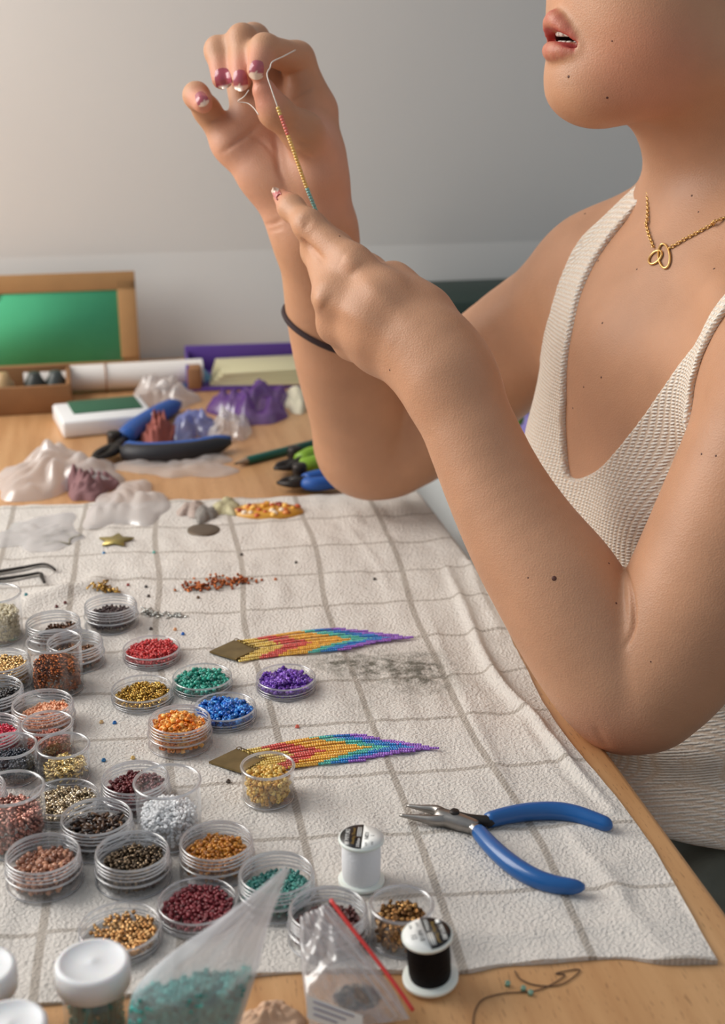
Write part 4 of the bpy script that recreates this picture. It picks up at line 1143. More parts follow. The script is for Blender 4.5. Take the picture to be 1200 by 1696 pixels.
POTS = [
    # kind, x, y, R, h, bead, size, colour, finish, fill, slope, dome, pot label, beads label
    ('C', -.2493, .8486, .0168, .0335, 'round', .00105, (232, 220, 188), 'matte', .58, (.0, .0), .003, 'tall clear vial of cream beads at the left edge', 'cream seed beads in the tall vial at the left edge'),
    ('B', -.2097, .8406, .0178, .0160, 'round', .00105, (96, 62, 40), 'metal', .30, (.25, .10), .0, 'low clear pot half hidden behind the vial of amber beads', 'dark copper beads lying in one side of the half hidden pot'),
    ('B', -.1886, .8091, .0178, .0160, 'round', .00105, [(120, 84, 60), (150, 110, 84)], 'metal', .34, (.05, .0), .001, 'low clear screw pot right behind the vial of amber beads', 'brown copper beads in the screw pot right behind the amber vial'),
    ('C', -.1932, .7731, .0168, .0335, 'round', .00095, [(150, 78, 26), (176, 98, 36), (104, 52, 22)], 'metal', .48, (-.05, .05), .006, 'tall clear vial heaped with amber brown beads', 'amber brown seed beads heaped in a tall vial'),
    ('B', -.1758, .8700, .0178, .0160, 'round', .00095, (58, 34, 34), 'matte', .46, (.0, -.02), .001, 'low clear screw pot of black brown beads, farthest back', 'black brown seed beads in the farthest screw pot'),
    ('B', -.2298, .7807, .0178, .0160, 'round', .00095, [(226, 190, 134), (204, 164, 104)], 'metal', .78, (.0, .0), .001, 'clear screw pot of pale gold beads at the left edge', 'pale gold seed beads filling a pot at the left edge'),
    ('B', -.2252, .7418, .0178, .0160, 'round', .00105, [(40, 38, 40), (58, 52, 50)], 'glass', .55, (.06, .0), .001, 'clear screw pot of black beads cut by the left edge', 'black seed beads in a pot cut by the left edge'),
    ('B', -.1907, .7232, .0178, .0160, 'round', .00095, [(240, 168, 128), (246, 186, 150)], 'matte', .45, (.16, .06), .002, 'clear screw pot of salmon pink beads', 'salmon pink seed beads piled to one side of a pot'),
    ('B', -.2147, .6930, .0178, .0160, 'cut', .0010, (206, 36, 66), 'glass', .62, (.0, .0), .002, 'clear screw pot of crimson beads at the left edge', 'crimson beads in a screw pot at the left edge'),
    ('C', -.1805, .6912, .0142, .0205, 'round', .0010, (168, 88, 66), 'glass', .46, (.1, -.1), .003, 'small clear vial of copper red beads in front of the salmon pot', 'copper red seed beads in a small vial'),
    ('C', -.1662, .6657, .0142, .0205, 'bugle', .00055, [(214, 184, 116), (236, 212, 156)], 'metal', .36, (.1, .0), .002, 'small clear vial of thin golden bugle beads', 'thin golden bugle beads in a small vial'),
    ('C', -.1954, .6655, .0142, .0205, 'round', .0010, (44, 50, 62), 'glass', .55, (.05, .0), .002, 'small clear vial of navy beads by the left edge', 'navy seed beads in a small vial'),
    ('A', -.1599, .6318, .0188, .0080, 'round', .00095, [(196, 178, 146), (226, 212, 190), (150, 130, 100)], 'metal', .72, (.0, .0), .001, 'shallow clear tray of silver gold beads', 'silver gold seed beads in a shallow tray'),
    ('B', -.1222, .6381, .0178, .0160, 'round', .0011, (104, 30, 34), 'matte', .62, (.05, .02), .003, 'clear screw pot of maroon beads behind the white vial', 'maroon seed beads in a pot behind the vial of white beads'),
    ('C', -.0997, .6061, .0168, .0335, 'round', .0011, (255, 255, 255), 'matte', .42, (.0, .0), .006, 'tall clear vial of white beads', 'white pearl seed beads heaped in a tall vial'),
    ('C', -.1784, .5997, .0168, .0335, 'round', .0011, [(196, 138, 122), (214, 164, 148), (160, 104, 92)], 'metal', .62, (.0, .0), .001, 'tall clear vial of rose copper beads at the left edge', 'rose copper seed beads in a tall vial'),
    ('B', -.1359, .6000, .0178, .0160, 'bugle', .00085, [(70, 46, 30), (98, 66, 40), (42, 30, 26)], 'glass', .56, (.06, .0), .001, 'clear screw pot of dark brown bugle beads', 'dark brown bugle beads in a screw pot'),
    ('B', -.1561, .5674, .0178, .0160, 'cut', .0013, [(170, 116, 90), (196, 142, 112), (140, 92, 70)], 'glass', .50, (.14, .05), .002, 'clear screw pot of rosy brown faceted beads', 'rosy brown faceted beads in a screw pot'),
    ('B', -.1128, .5694, .0178, .0160, 'round', .0011, [(104, 86, 64), (78, 64, 48), (128, 108, 84)], 'metal', .52, (.10, .04), .003, 'clear screw pot of dark bronze beads in the front row', 'dark bronze seed beads in a screw pot'),
    ('B', -.0725, .5783, .0178, .0160, 'round', .00105, [(200, 134, 44), (176, 110, 34)], 'glass', .50, (.05, .05), .004, 'clear screw pot of mustard amber beads', 'mustard amber seed beads in a screw pot'),
    ('B', -.0410, .5513, .0178, .0160, 'cut', .0009, [(46, 118, 112), (60, 140, 128)], 'glass', .40, (.05, .0), .001, 'clear screw pot of dark teal beads behind the plastic bag', 'dark teal beads in a pot behind the plastic bag'),
    ('A', -.0778, .5404, .0188, .0080, 'round', .0011, (124, 34, 44), 'matte', .66, (.0, .06), .001, 'shallow clear tray of dark red beads behind the bag', 'dark red seed beads in a shallow tray behind the bag'),
    ('A', -.1111, .5209, .0188, .0080, 'round', .0011, [(212, 168, 112), (190, 140, 84)], 'metal', .55, (.14, .0), .0, 'shallow clear tray of rose gold beads behind the lidded jar', 'rose gold seed beads in a shallow tray'),
    ('B', -.0158, .5229, .0178, .0160, 'round', .0011, (94, 44, 40), 'glass', .40, (.12, .04), .001, 'clear screw pot of brown red beads behind the crumpled zip bag', 'brown red seed beads in the pot behind the crumpled zip bag'),
    ('C', .0178, .5212, .0142, .0205, 'round', .0012, [(160, 114, 62), (184, 140, 84), (122, 84, 44)], 'metal', .68, (.0, .0), .002, 'small clear vial of bronze gold beads beside the black spool', 'bronze gold seed beads in a small vial'),
    ('C', -.0512, .6437, .0142, .0205, 'cut', .0012, [(226, 176, 78), (206, 150, 54), (238, 196, 110)], 'glass', .66, (.0, .05), .003, 'small clear vial of yellow amber beads in front of the nearer fringe earring', 'yellow amber cut beads in a small vial'),
    ('B', -.1066, .7031, .0178, .0160, 'cut', .0014, [(244, 150, 50), (236, 128, 30), (250, 176, 88)], 'glass', .74, (-.05, .0), .005, 'clear screw pot heaped with orange beads', 'orange faceted beads heaped in a screw pot'),
    ('A', -.0834, .7336, .0188, .0080, 'cut', .0013, [(24, 104, 196), (16, 84, 168), (60, 140, 220)], 'glass', .95, (.0, .0), .002, 'shallow clear tray of bright blue beads', 'bright blue faceted beads in a shallow tray'),
    ('A', -.1014, .7737, .0188, .0080, 'cut', .0013, [(40, 150, 130), (56, 172, 150), (30, 120, 106)], 'glass', .82, (.0, .02), .002, 'shallow clear tray of teal green beads', 'teal green faceted beads in a shallow tray'),
    ('A', -.1371, .7572, .0188, .0080, 'round', .0009, [(198, 156, 66), (220, 184, 100), (160, 120, 44)], 'metal', .50, (.05, .04), .002, 'shallow clear tray of fine gold beads', 'fine gold seed beads in a shallow tray'),
    ('A', -.1397, .8159, .0188, .0080, 'round', .0010, [(206, 62, 62), (184, 44, 48)], 'glass', .86, (.04, .05), .003, 'shallow clear tray of red beads', 'red seed beads in a shallow tray'),
    ('A', -.0485, .7729, .0188, .0080, 'cut', .0013, [(112, 62, 172), (92, 44, 150), (140, 96, 200)], 'glass', .92, (.0, .0), .002, 'shallow clear tray of purple beads', 'purple faceted beads in a shallow tray'),
    ('B', -.2060, .6310, .0150, .0150, 'cut', .0011, (232, 156, 136), 'glass', .60, (.0, .0), .001, 'clear screw pot of pink beads behind the rose copper vial', 'pink beads in a pot behind the rose copper vial'),
]
for i, (k, x, y, R, h, bk, bs, bc_, bm_, fill, sl, dome, lab, blab) in enumerate(POTS):
    o = link({'A': 'bead_tray', 'B': 'bead_pot', 'C': 'bead_vial'}[k], pot_mesh(k, R, h), None if (k, round(R, 4), round(h, 4)) in _pot and _pot[(k, round(R, 4), round(h, 4))].materials else m_clear)
    o.location = (x, y, ZC); o.rotation_euler = (0, 0, i * 1.3)
    for nm, me_ in edge_parts(k, R, h): link(nm, me_, None, o)
    tag(o, lab, 'tray' if k == 'A' else ('pot' if k == 'B' else 'vial'), {'A': 'shallow bead trays', 'B': 'screw pots of beads', 'C': 'clear bead vials'}[k])
    Ri = R * .93 - .0005 if k == 'C' else R - .0012
    z0 = .0013 if k == 'A' else .0020
    P = heap_points(Ri, z0, z0 + (h - z0) * fill * (.74 if k == 'A' else .95), bs * (2.05 if bk != 'bugle' else 2.6), sl, dome, 40 + i)
    if bk == 'bugle':
        rr = np.hypot(P[:, 0], P[:, 1]); P = P[(rr < Ri - bs * 3.0) & (RNG.rand(len(P)) < .55)]
    q = bead_object('seed_beads', bk, P + np.array([x, y, ZC]), bs * (.93 + .12 * RNG.rand(len(P))), bc_, bm_, .05 if not isinstance(bc_, list) and min(bc_) > 180 else .16, origin=(x, y, ZC), flat=bk != 'round')
    tag(q, blab, 'beads', 'beads in the clear pots', 'stuff')

# white-capped jars of beads in the near corner
def capped_jar(x, y, z, R, h, hc, col, lab, blab):
    root = empty('capped_jar', (x, y, z))
    mb = MB(); t = .0012
    mb.lathe([(0, 0), (R * .93, 0), (R, .001), (R, h), (R - t, h), (R - t, .002), (0, .002)], 36); mb.build('jar_body', m_clear, root)
    mb = MB(); Rc = R + .0022
    mb.lathe([(Rc - .0012, h - hc * .75), (Rc, h - hc * .75 + .0004), (Rc, h + .0008), (Rc - .0006, h + .0018), (Rc - .0018, h + .0023), (Rc * .84, h + .0022), (Rc * .82, h + .0018), (Rc * .12, h + .0019), (Rc * .06, h + .0023), (0, h + .0023)], 40)
    mb.lathe([(Rc - .0012, h - hc * .75), (Rc - .0012, h), (0, h)], 40); mb.build('cap', m_frost, root)
    P = heap_points(R - t, .002, h * .80, .0024, (0, 0), .001, 5)
    q = bead_object('seed_beads', 'cut', P + np.array([x, y, z]), .0011, col, 'glass', origin=(x, y, z), flat=True)
    tag(q, blab, 'beads', 'beads in the capped jars', 'stuff')
    tag(root, lab, 'jar', 'white capped bead jars')
def cap_at(px, py, w, h): # cap centre seen at (px, py)
    p = ground(px, py, TT + h); R = w / 2 * depth_of(p) / FPX
    return p.x, p.y, R
x, y, R = cap_at(153, 1598, 124, .036); capped_jar(x, y, TT, R - .0022, .036, .012, [(22, 128, 120), (34, 150, 140)], 'white capped clear jar of dark teal beads', 'dark teal beads in the capped jar')
x, y, R = cap_at(-34, 1608, 120, .034); capped_jar(x, y, TT, R - .0022, .034, .012, (150, 120, 90), 'white capped jar cut by the left edge, upper of two', 'brown beads in the upper jar at the left edge')
x, y, R = cap_at(14, 1702, 128, .036); capped_jar(x, y, TT, R - .0022, .036, .012, (120, 90, 110), 'white capped jar in the bottom left corner', 'beads in the jar in the bottom left corner')

# ------------------------------------------------------------------ two fringe earrings
TPL['fringe'] = tube_template(5, .88, .35)
m_brass = mat('aged_brass', (140, 122, 84), .38, .9, noise=.25, nscale=90)
m_wire = mat('brass_wire', (120, 98, 60), .35, .9)
FR_C = [(236, 196, 104), (218, 88, 80), (246, 176, 70), (84, 186, 172), (34, 124, 200), (148, 96, 198)]
FR_B = [0, .19, .36, .62, .74, .88, 1.01]
def earring(Lp, Tp, Rp, Bp, tip, label, seed, curl):
    l, t, r, b_ = [np.array(ground(*q))[:2] for q in (Lp, Tp, Rp, Bp)]; e = np.array(ground(*tip))[:2]
    c = (l + t + r + b_) / 4
    root = empty('fringe_earring', (c[0], c[1], ZC))
    mb = MB(); mb.prism([l - c, b_ - c, r - c, t - c], .0006, .0018)
    autosmooth(mb.build('brass_plate', m_brass, root, smooth=False))['label'] = 'aged brass diamond plate'
    ax = (e - r); Lc = np.linalg.norm(ax); ax /= Lc
    lat = np.array([-ax[1], ax[0]])
    ns = 19; rs_ = np.random.RandomState(seed)
    qt, qb = (t - r) @ lat, (b_ - r) @ lat; at_, ab_ = (t - r) @ ax, (b_ - r) @ ax
    for i in range(ns):
        q = i / (ns - 1) * 2 - 1; aq = abs(q)
        lw_ = aq * (qt if q > 0 else qb); a0 = aq * (at_ if q > 0 else ab_) * .96 + .0008
        ln = Lc * (1 - .36 * aq) - (a0 - .0) * .35 + rs_.randn() * .0015
        n = int(ln / .00142); s_ = (np.arange(n) + .5) / n
        along = a0 + s_ * ln
        f = along / Lc
        side = lw_ * (1 - .10 * np.clip(f, 0, 1) - .30 * np.clip(f - .55, 0, 1)) * (1.0 + .18 * np.sin(np.clip(f, 0, 1) * math.pi)) + curl * np.sin(f * math.pi) + .0004 * np.sin(f * 9 + i * 1.7)
        zz = .0011 + .0007 * (i % 2) * np.clip(1.2 - f, 0, 1)
        P = np.c_[(r - c) + along[:, None] * ax + side[:, None] * lat, np.broadcast_to(zz, n)]
        cc = np.zeros((n, 3)); sj = s_ + .035 * rs_.randn() * 0 + .03 * rs_.rand(n)
        for k in range(6):
            m = (sj >= FR_B[k]) & (sj < FR_B[k + 1]); cc[m] = np.array(lin(FR_C[k])) * (1 + .16 * rs_.randn(m.sum(), 1)).clip(.6, 1.5)
        cc[sj >= 1] = lin(FR_C[5])
        d = np.gradient(P, axis=0)
        bead_object('bead_strand', 'fringe', P, .00078, None, 'glass', axis=d, cols=cc, parent=root, flat=True)
        hp_ = r - c + a0 * ax + lw_ * lat                          # wire loop through the plate's edge
        a = np.linspace(0, 2 * np.pi, 8, endpoint=False)
        mb = MB(); mb.tube(np.c_[hp_ + (np.cos(a) * .0016)[:, None] * ax, .0013 + .0014 * np.sin(a)], .0003, 4, closed=True); mb.build('wire_loop', m_wire, root)
    tag(root, label, 'earring', 'rainbow fringe earrings')
earring((347, 1087), (388, 1068), (426, 1084), (391, 1100), (686, 1062), 'rainbow bead fringe earring with brass plate, above the purple tray', 3, .004)
earring((346, 1271), (392, 1249), (436, 1268), (401, 1288), (727, 1247), 'rainbow bead fringe earring with brass plate, partly behind the amber vial', 8, .006)

# ------------------------------------------------------------------ chain-nose pliers with blue grips
m_steel = mat('tool_steel', (150, 146, 142), .32, 1.0, noise=.12, nscale=150)
m_grip = mat('blue_dipped_grip', (6, 84, 150), .32, spec=.5, coat=.3)
m_dark = mat('dark_steel', (58, 54, 52), .45, .8)
def gpz(px, py, z): p = ground(px, py, TT + z); return np.array([p.x, p.y, TT + z])
pl = empty('pliers', gpz(740, 1360, CL)); po = np.array(pl.location)
Z = .0058
def flat_tube(name, pts, rad, flat, m, n=10):
    mb = MB(); mb.tube(np.array(pts) - po, rad, n, flat=flat); return mb.build(name, m, pl)
for nm, tip, mid in (('upper', (673, 1334), (724, 1343)), ('lower', (661, 1350), (720, 1359))):
    P = spline([gpz(*tip, Z), gpz((tip[0] + mid[0]) / 2, (tip[1] + mid[1]) / 2, Z), gpz(*mid, Z), gpz(744, 1358, Z)], 5)
    o = flat_tube('jaw', P, np.linspace(.0008, .0036, len(P)), np.linspace(1.0, 1.25, len(P)), m_steel)
a_, c_ = gpz(722, 1351, Z), gpz(790, 1371, Z)
P = spline([a_, gpz(744, 1357, Z), gpz(768, 1364, Z), c_], 4)
flat_tube('joint', P, [.0044, .0050, .0052, .0052, .0052, .0052, .0051, .0050, .0048, .0046, .0044, .0042, .0038][:len(P)], .95, m_steel)
P = spline([gpz(752, 1352, Z), gpz(778, 1358, Z), gpz(806, 1360, Z), gpz(820, 1357, Z)], 4)
flat_tube('tang', P, .0032, 1.0, m_dark)
P = spline([gpz(764, 1360, Z), gpz(782, 1370, Z), gpz(796, 1382, Z)], 4); flat_tube('tang', P, .0034, 1.0, m_steel)
mb = MB(); mb.lathe([(0, .0058), (.0022, .0058), (.0026, .0052), (.0026, -.005), (0, -.005)], 16, gpz(752, 1358, Z) - po); mb.build('rivet', m_dark, pl)
for pts in ([(806, 1359), (832, 1352), (864, 1346), (898, 1343), (929, 1344), (955, 1349), (980, 1357), (1000, 1364), (1012, 1370)],
            [(791, 1376), (808, 1396), (827, 1415), (845, 1430), (864, 1443), (889, 1456), (915, 1464), (942, 1468), (968, 1469)]):
    P = spline([gpz(x, y, Z + .0002 * 0) for x, y in pts], 4); k = len(P)
    s_ = np.linspace(0, 1, k)
    rad = .0041 + .0010 * np.sin(s_ * math.pi) - .0006 * s_
    rad[-4:] *= np.array([.97, .88, .70, .38]); rad[0] *= .9
    flat_tube('grip', P, rad, 1.05, m_grip, 14)['label'] = 'blue dipped plastic grip'
tag(pl, 'steel chain nose pliers with bright blue grips lying open', 'pliers')

# ------------------------------------------------------------------ thread spools
m_spool_w = mat('white_spool_plastic', (232, 236, 228), .4, sss=.3)
m_thread_w = mat('white_thread', (238, 238, 240), .6, bump=.3, bscale=800)
m_thread_b = mat('black_thread', (9, 9, 13), .6, bump=.3, bscale=800, spec=.15)
m_ink = mat('label_black', (24, 20, 22), .35)
m_paper = mat('label_white', (236, 236, 232), .4)
m_goldink = mat('label_gold', (150, 122, 60), .4)
m_inkgrey = mat('label_grey', (90, 90, 94), .5)
def text_mesh(body, size, m, parent, x, y, z, rot, shear=0.0):
    cu = bpy.data.curves.new('lettering', 'FONT'); cu.body = body; cu.size = size; cu.shear = shear
    cu.align_x = 'CENTER'; cu.align_y = 'CENTER'; cu.extrude = .00004; cu.resolution_u = 2
    t = bpy.data.objects.new('lettering', cu); COL.objects.link(t)
    bpy.context.view_layer.update()
    me = bpy.data.meshes.new_from_object(t); bpy.data.objects.remove(t)
    o = link('lettering', me, m, parent, smooth=False); o.location = (x, y, z); o.rotation_euler = (0, 0, rot)
    return o
def spool(loc, rot, R, h, m_thread, texts, label, R2=None):
    root = empty('thread_spool', loc); root.rotation_euler = rot
    fl = .0022
    Rb = R2 or R
    mb = MB(); mb.lathe([(0, 0), (Rb - .0006, 0), (Rb, .0005), (Rb, fl - .0005), (Rb - .0006, fl), (R * .7, fl + .0004)], 40); mb.build('flange', m_spool_w, root)
    mb = MB(); mb.lathe([(R * .7, h - fl - .0006), (R - .0006, h - fl), (R, h - fl + .0006), (R, h - .0006), (R - .0008, h), (0, h)], 40); mb.build('flange', m_spool_w, root)
    mb = MB(); mb.lathe([(R * .80, fl), (R * .84, fl + .002), (R * .86, h * .5), (R * .85, h - fl - .002), (R * .82, h - fl)], 40); mb.build('wound_thread', m_thread, root)
    Rl = R * .93; a = np.linspace(math.pi * .5, math.pi * 1.5, 25); x0 = Rl * .06
    lw_ = empty('label_disc'); lw_.parent = root
    half = [(Rl * math.cos(t) , Rl * math.sin(t)) for t in a]
    mb = MB(); mb.prism([(p[0] + x0 * (1 if abs(p[0]) < 1e-6 else 0), p[1]) for p in half], h + .00002, h + .00012); mb.build('black_half', m_ink, lw_, smooth=False)
    mb = MB(); mb.prism([(-p[0], -p[1]) for p in half], h + .00002, h + .00010); mb.build('white_half', m_paper, lw_, smooth=False)
    z = h + .00018
    text_mesh('MIYUKI', R * .27, m_paper, lw_, -R * .60, R * .10, z, math.pi / 2)
    # crest in front of the name
    mb = MB(); s_ = R * .11
    mb.prism([(s_, -s_), (s_, s_), (-s_, s_), (-s_ * .2, s_ * .35), (-s_, 0), (-s_ * .2, -s_ * .35), (-s_, -s_)], 0, .00008, (-R * .60, -R * .56, z)); mb.build('crest', m_paper, lw_, smooth=False)
    text_mesh('Beading Thread', R * .195, m_goldink, lw_, -R * .34, 0, z, math.pi / 2, .35)
    text_mesh('330dtex', R * .21, m_paper, lw_, -R * .10, -R * .48, z, math.pi / 2)
    for k in range(3):
        mb = MB(); mb.box((-R * (.17 - .07 * k), R * .36, z), (R * .03, R * .72, .00008)); mb.build('fine_print', m_paper, lw_, smooth=False)
    for body, sz, x, y in texts: text_mesh(body, R * sz, m_ink if sz > .2 else m_inkgrey, lw_, R * x, R * y, z, math.pi / 2)
    tag(root, label, 'spool', 'spools of beading thread')
    return root
spool((-.0006, .5672, ZC), (0, 0, math.radians(-4)), .0112, .0255, m_thread_w, [('N021', .26, .24, .10), ('1', .26, .50, .10), ('LOT', .13, .24, -.55), ('COL', .13, .50, -.48)], 'spool of white thread standing on the cloth', .0115)
spool((.0300, .4940, TT + .0026), (math.radians(-2), math.radians(5), math.radians(192)), .0112, .0250, m_thread_b, [('N018', .28, .26, .05), ('12', .30, .54, .05), ('LOT', .13, .26, -.62), ('COL', .13, .54, -.55)], 'spool of black thread leaning on the cloth hem', .0124)

# ------------------------------------------------------------------ thread and beads between her hands
m_fil = mat('pale_beading_thread', (226, 220, 210), .4)
bt = empty('beaded_thread', at(458, 174, .884)); bo = np.array(bt.location)
P = spline([np.array(at(*q)) for q in ((489, 83, .922), (470, 93, .905), (451, 102.5, .893), (447, 112, .889), (442, 123.5, .886), (449, 147, .884), (457, 170, .884), (460, 179, .885))], 6)
mb = MB(); mb.tube(P - bo, .00042, 6); mb.build('thread', m_fil, bt)
P = spline([np.array(at(*q)) for q in ((412, 149, .905), (404, 160, .905), (394, 168, .91), (410, 171, .91), (420, 179, .905), (428, 190, .90))], 6)
mb = MB(); mb.tube(P - bo, .00032, 6); mb.build('thread', m_fil, bt)
line = np.array([np.array(at(460, 179, .885)), np.array(at(484, 244, .892)), np.array(at(502, 296, .900)), np.array(at(521, 344, .908)), np.array(at(530, 362, .914))])
pts = resample(spline(line, 8), .0019)
mb = MB(); mb.tube(spline(line, 8) - bo, .0003, 5); mb.build('thread', m_fil, bt)
cols = [(224, 190, 110)] * 3 + [(222, 116, 104)] * 7 + [(236, 190, 106)] * 19 + [(132, 190, 182)] * 9 + [(30, 104, 176)] * 20
bmesh_c = {}
for i, p in enumerate(pts[:-1]):
    cc = cols[min(i, len(cols) - 1)]; d = pts[i + 1] - p
    if cc not in bmesh_c:
        V, F = TPL['round']; me = mesh_np('thread_bead', V * .00135, F); vcol(me, np.tile(lin(cc), (len(V), 1))); me.materials.append(BM['glass']); bmesh_c[cc] = me
    o = link('bead', bmesh_c[cc], None, bt); o.location = p - bo
    o.rotation_euler = Vector(d).to_track_quat('Z', 'Y').to_euler()
tag(bt, 'pale thread strung with tiny coloured beads stretched between her two hands', 'thread')

# ------------------------------------------------------------------ plastic bags in the foreground
def film(name, col, trans, rough, gloss=.12):
    m, nt, b = new_mat(name)
    for n_ in list(nt.nodes):
        if n_.type != 'OUTPUT_MATERIAL': nt.nodes.remove(n_)
    out_n = [n_ for n_ in nt.nodes if n_.type == 'OUTPUT_MATERIAL'][0]
    t = N(nt, 'ShaderNodeBsdfTransparent'); tl = N(nt, 'ShaderNodeBsdfTranslucent'); d = N(nt, 'ShaderNodeBsdfDiffuse'); g = N(nt, 'ShaderNodeBsdfGlossy', i_Roughness=rough)
    for q in (tl, d): q.inputs[0].default_value = (*lin(col), 1)
    a = N(nt, 'ShaderNodeMixShader', i_0=.5); L(nt, tl.outputs[0], a.inputs[1]); L(nt, d.outputs[0], a.inputs[2])
    lw = N(nt, 'ShaderNodeLayerWeight', i_Blend=.5)
    mr = N(nt, 'ShaderNodeMapRange', i_1=0.0, i_2=1.0, i_3=1 - trans, i_4=min(1, 1.25 - trans * .6)); L(nt, lw.outputs['Facing'], mr.inputs[0])
    b2 = N(nt, 'ShaderNodeMixShader'); L(nt, mr.outputs[0], b2.inputs[0]); L(nt, t.outputs[0], b2.inputs[1]); L(nt, a.outputs[0], b2.inputs[2])
    c = N(nt, 'ShaderNodeMixShader', i_0=gloss); L(nt, b2.outputs[0], c.inputs[1]); L(nt, g.outputs[0], c.inputs[2])
    L(nt, c.outputs[0], out_n.inputs['Surface'])
    return m
m_film = film('frosted_film', (228, 230, 236), .66, .35, .05)
m_film_c = film('clear_film', (232, 230, 232), .74, .12, .12)
def bag_sheet(Lc, Rc, thick, ns=26, nt_=40, seed=0, crump=.0006, nrm=None):
    """two film sheets joined at both sides; Lc, Rc are side curves (k,3)"""
    Lq = np.stack([np.interp(np.linspace(0, 1, nt_), np.linspace(0, 1, len(Lc)), np.asarray(Lc)[:, i]) for i in range(3)], 1)
    Rq = np.stack([np.interp(np.linspace(0, 1, nt_), np.linspace(0, 1, len(Rc)), np.asarray(Rc)[:, i]) for i in range(3)], 1)
    s_ = np.linspace(0, 1, ns)
    mid = Lq[:, None] * (1 - s_)[None, :, None] + Rq[:, None] * s_[None, :, None]
    n_ = np.cross(Rq - Lq, np.gradient((Lq + Rq) / 2, axis=0)); n_ /= np.linalg.norm(n_, axis=1)[:, None] + 1e-9
    t = np.linspace(0, 1, nt_)
    th = np.interp(t, np.linspace(0, 1, len(thick)), thick)
    bul = th[:, None] * np.sqrt(np.clip(1 - (2 * s_ - 1) ** 2, 0, 1))[None]
    cz = crump * (noise2(s_[None] * np.ones((nt_, 1)), t[:, None] * np.ones((1, ns)), seed, 26, 1.0, 5.5))
    cz *= np.clip(np.minimum(s_, 1 - s_) * 10, 0.15, 1)[None]
    A = mid + n_[:, None] * (bul + cz)[..., None]; Bk = mid - n_[:, None] * (bul - cz * .6)[..., None]
    return A, Bk, mid, n_, th
# frosted bag of turquoise beads
Lp = [(206, 1790, .555), (210, 1700, .548), (220, 1645, .542), (262, 1596, .538), (330, 1546, .534), (402, 1494, .53), (470, 1437, .526)]
Rp = [(372, 1790, .555), (398, 1695, .548), (414, 1645, .543), (428, 1600, .54), (441, 1545, .536), (457, 1495, .532), (479, 1441, .527)]
Lw = spline([np.array(at(*q)) for q in Lp], 6); Rw = spline([np.array(at(*q)) for q in Rp], 6)
A, Bk, mid, n_, th = bag_sheet(Lw, Rw, [.0035, .0085, .0090, .0060, .0032, .0018, .0006], seed=4, crump=.0007)
lowz = min(A[..., 2].min(), Bk[..., 2].min())
if lowz < TT + .0004:
    for Q in (A, Bk, mid): Q[..., 2] = np.maximum(Q[..., 2], TT + .0004)
bc0 = np.array([mid[0, :, 0].mean(), mid[0, :, 1].mean(), TT])
bag = empty('plastic_bag', bc0)
mb = MB(); mb.grid(A - bc0); mb.build('film', m_film, bag); mb = MB(); mb.grid(Bk - bc0); mb.build('film', m_film, bag)
tag(bag, 'frosted plastic bag of turquoise beads standing in the foreground', 'bag')
pts = []
r_ = np.random.RandomState(3)
for k in range(26000):
    s_, t, w = r_.rand(), r_.rand() * .56, r_.rand() * 2 - 1
    i, j = min(39, int(t * 39)), min(25, int(s_ * 25))
    lim = .30 + .18 * s_ + .02 * math.sin(s_ * 14)
    if s_ < .06 or s_ > .94: continue
    if t > lim: continue
    p = mid[i, j] + n_[i] * w * max(0, th[i] * math.sqrt(max(0, 1 - (2 * s_ - 1) ** 2)) - .0014)
    if p[2] < TT + .002: continue
    pts.append(p)
pts = np.array(pts); g = {}
for p in pts:                                                     # thin out to bead spacing
    key = tuple((p / .0021).astype(int)); g.setdefault(key, p)
q = bead_object('seed_beads', 'cut', np.array(list(g.values())), .0012, [(64, 172, 164), (84, 192, 182), (44, 148, 142)], 'glass', origin=bc0, flat=True)
tag(q, 'turquoise beads in the bottom of the frosted bag', 'beads', None, 'stuff')
# crumpled zip bag with a red closing strip
Lw = spline([np.array(at(*q)) for q in ((514, 1712, .566), (505, 1650, .572), (500, 1609, .580), (497, 1560, .588), (496, 1520, .594))], 6)
Rw = spline([np.array(at(*q)) for q in ((678, 1688, .576), (652, 1640, .578), (612, 1588, .584), (575, 1535, .590), (543, 1496, .596))], 6)
A, Bk, mid, n_, th = bag_sheet(Lw, Rw, [.0012, .0055, .0060, .0040, .0012], ns=40, nt_=44, seed=12, crump=.0016)
for Q in (A, Bk, mid): Q[..., 2] = np.maximum(Q[..., 2], TT + .0005)
bc1 = np.array([mid[0, :, 0].mean(), mid[0, :, 1].mean(), TT])
bag2 = empty('zip_bag', bc1)
mb = MB(); mb.grid(A - bc1); mb.build('film', m_film_c, bag2); mb = MB(); mb.grid(Bk - bc1); mb.build('film', m_film_c, bag2)
mb = MB(); mb.tube(spline([np.array(at(*q)) for q in ((547, 1490, .592), (575, 1528, .586), (614, 1578, .580), (655, 1632, .574), (684, 1674, .571))], 6) - bc1, .0009, 8)
mb.build('closing_strip', mat('red_strip', (214, 62, 58), .4), bag2)['label'] = 'red closing strip'
for o1, o2 in ((-14, 10), (-24, 17)):
    mb = MB(); mb.tube(spline([np.array(at(x + o1, y + o2, d)) for x, y, d in ((547, 1490, .591), (575, 1528, .585), (614, 1578, .578), (655, 1632, .572), (680, 1668, .570))], 6) - bc1, .0006, 6)
    mb.build('zip_ridge', m_film_c, bag2)
def lab_pt(u, v): return np.array(at(508 + 92 * u, 1648 + 34 * u + 38 * v, .563 + .004 * u))
mb = MB(); mb.grid(np.array([[lab_pt(u, v) for v in np.linspace(0, 1, 4)] for u in np.linspace(0, 1, 8)]) - bc1); pap = mb.build('paper_label', m_paper, bag2)
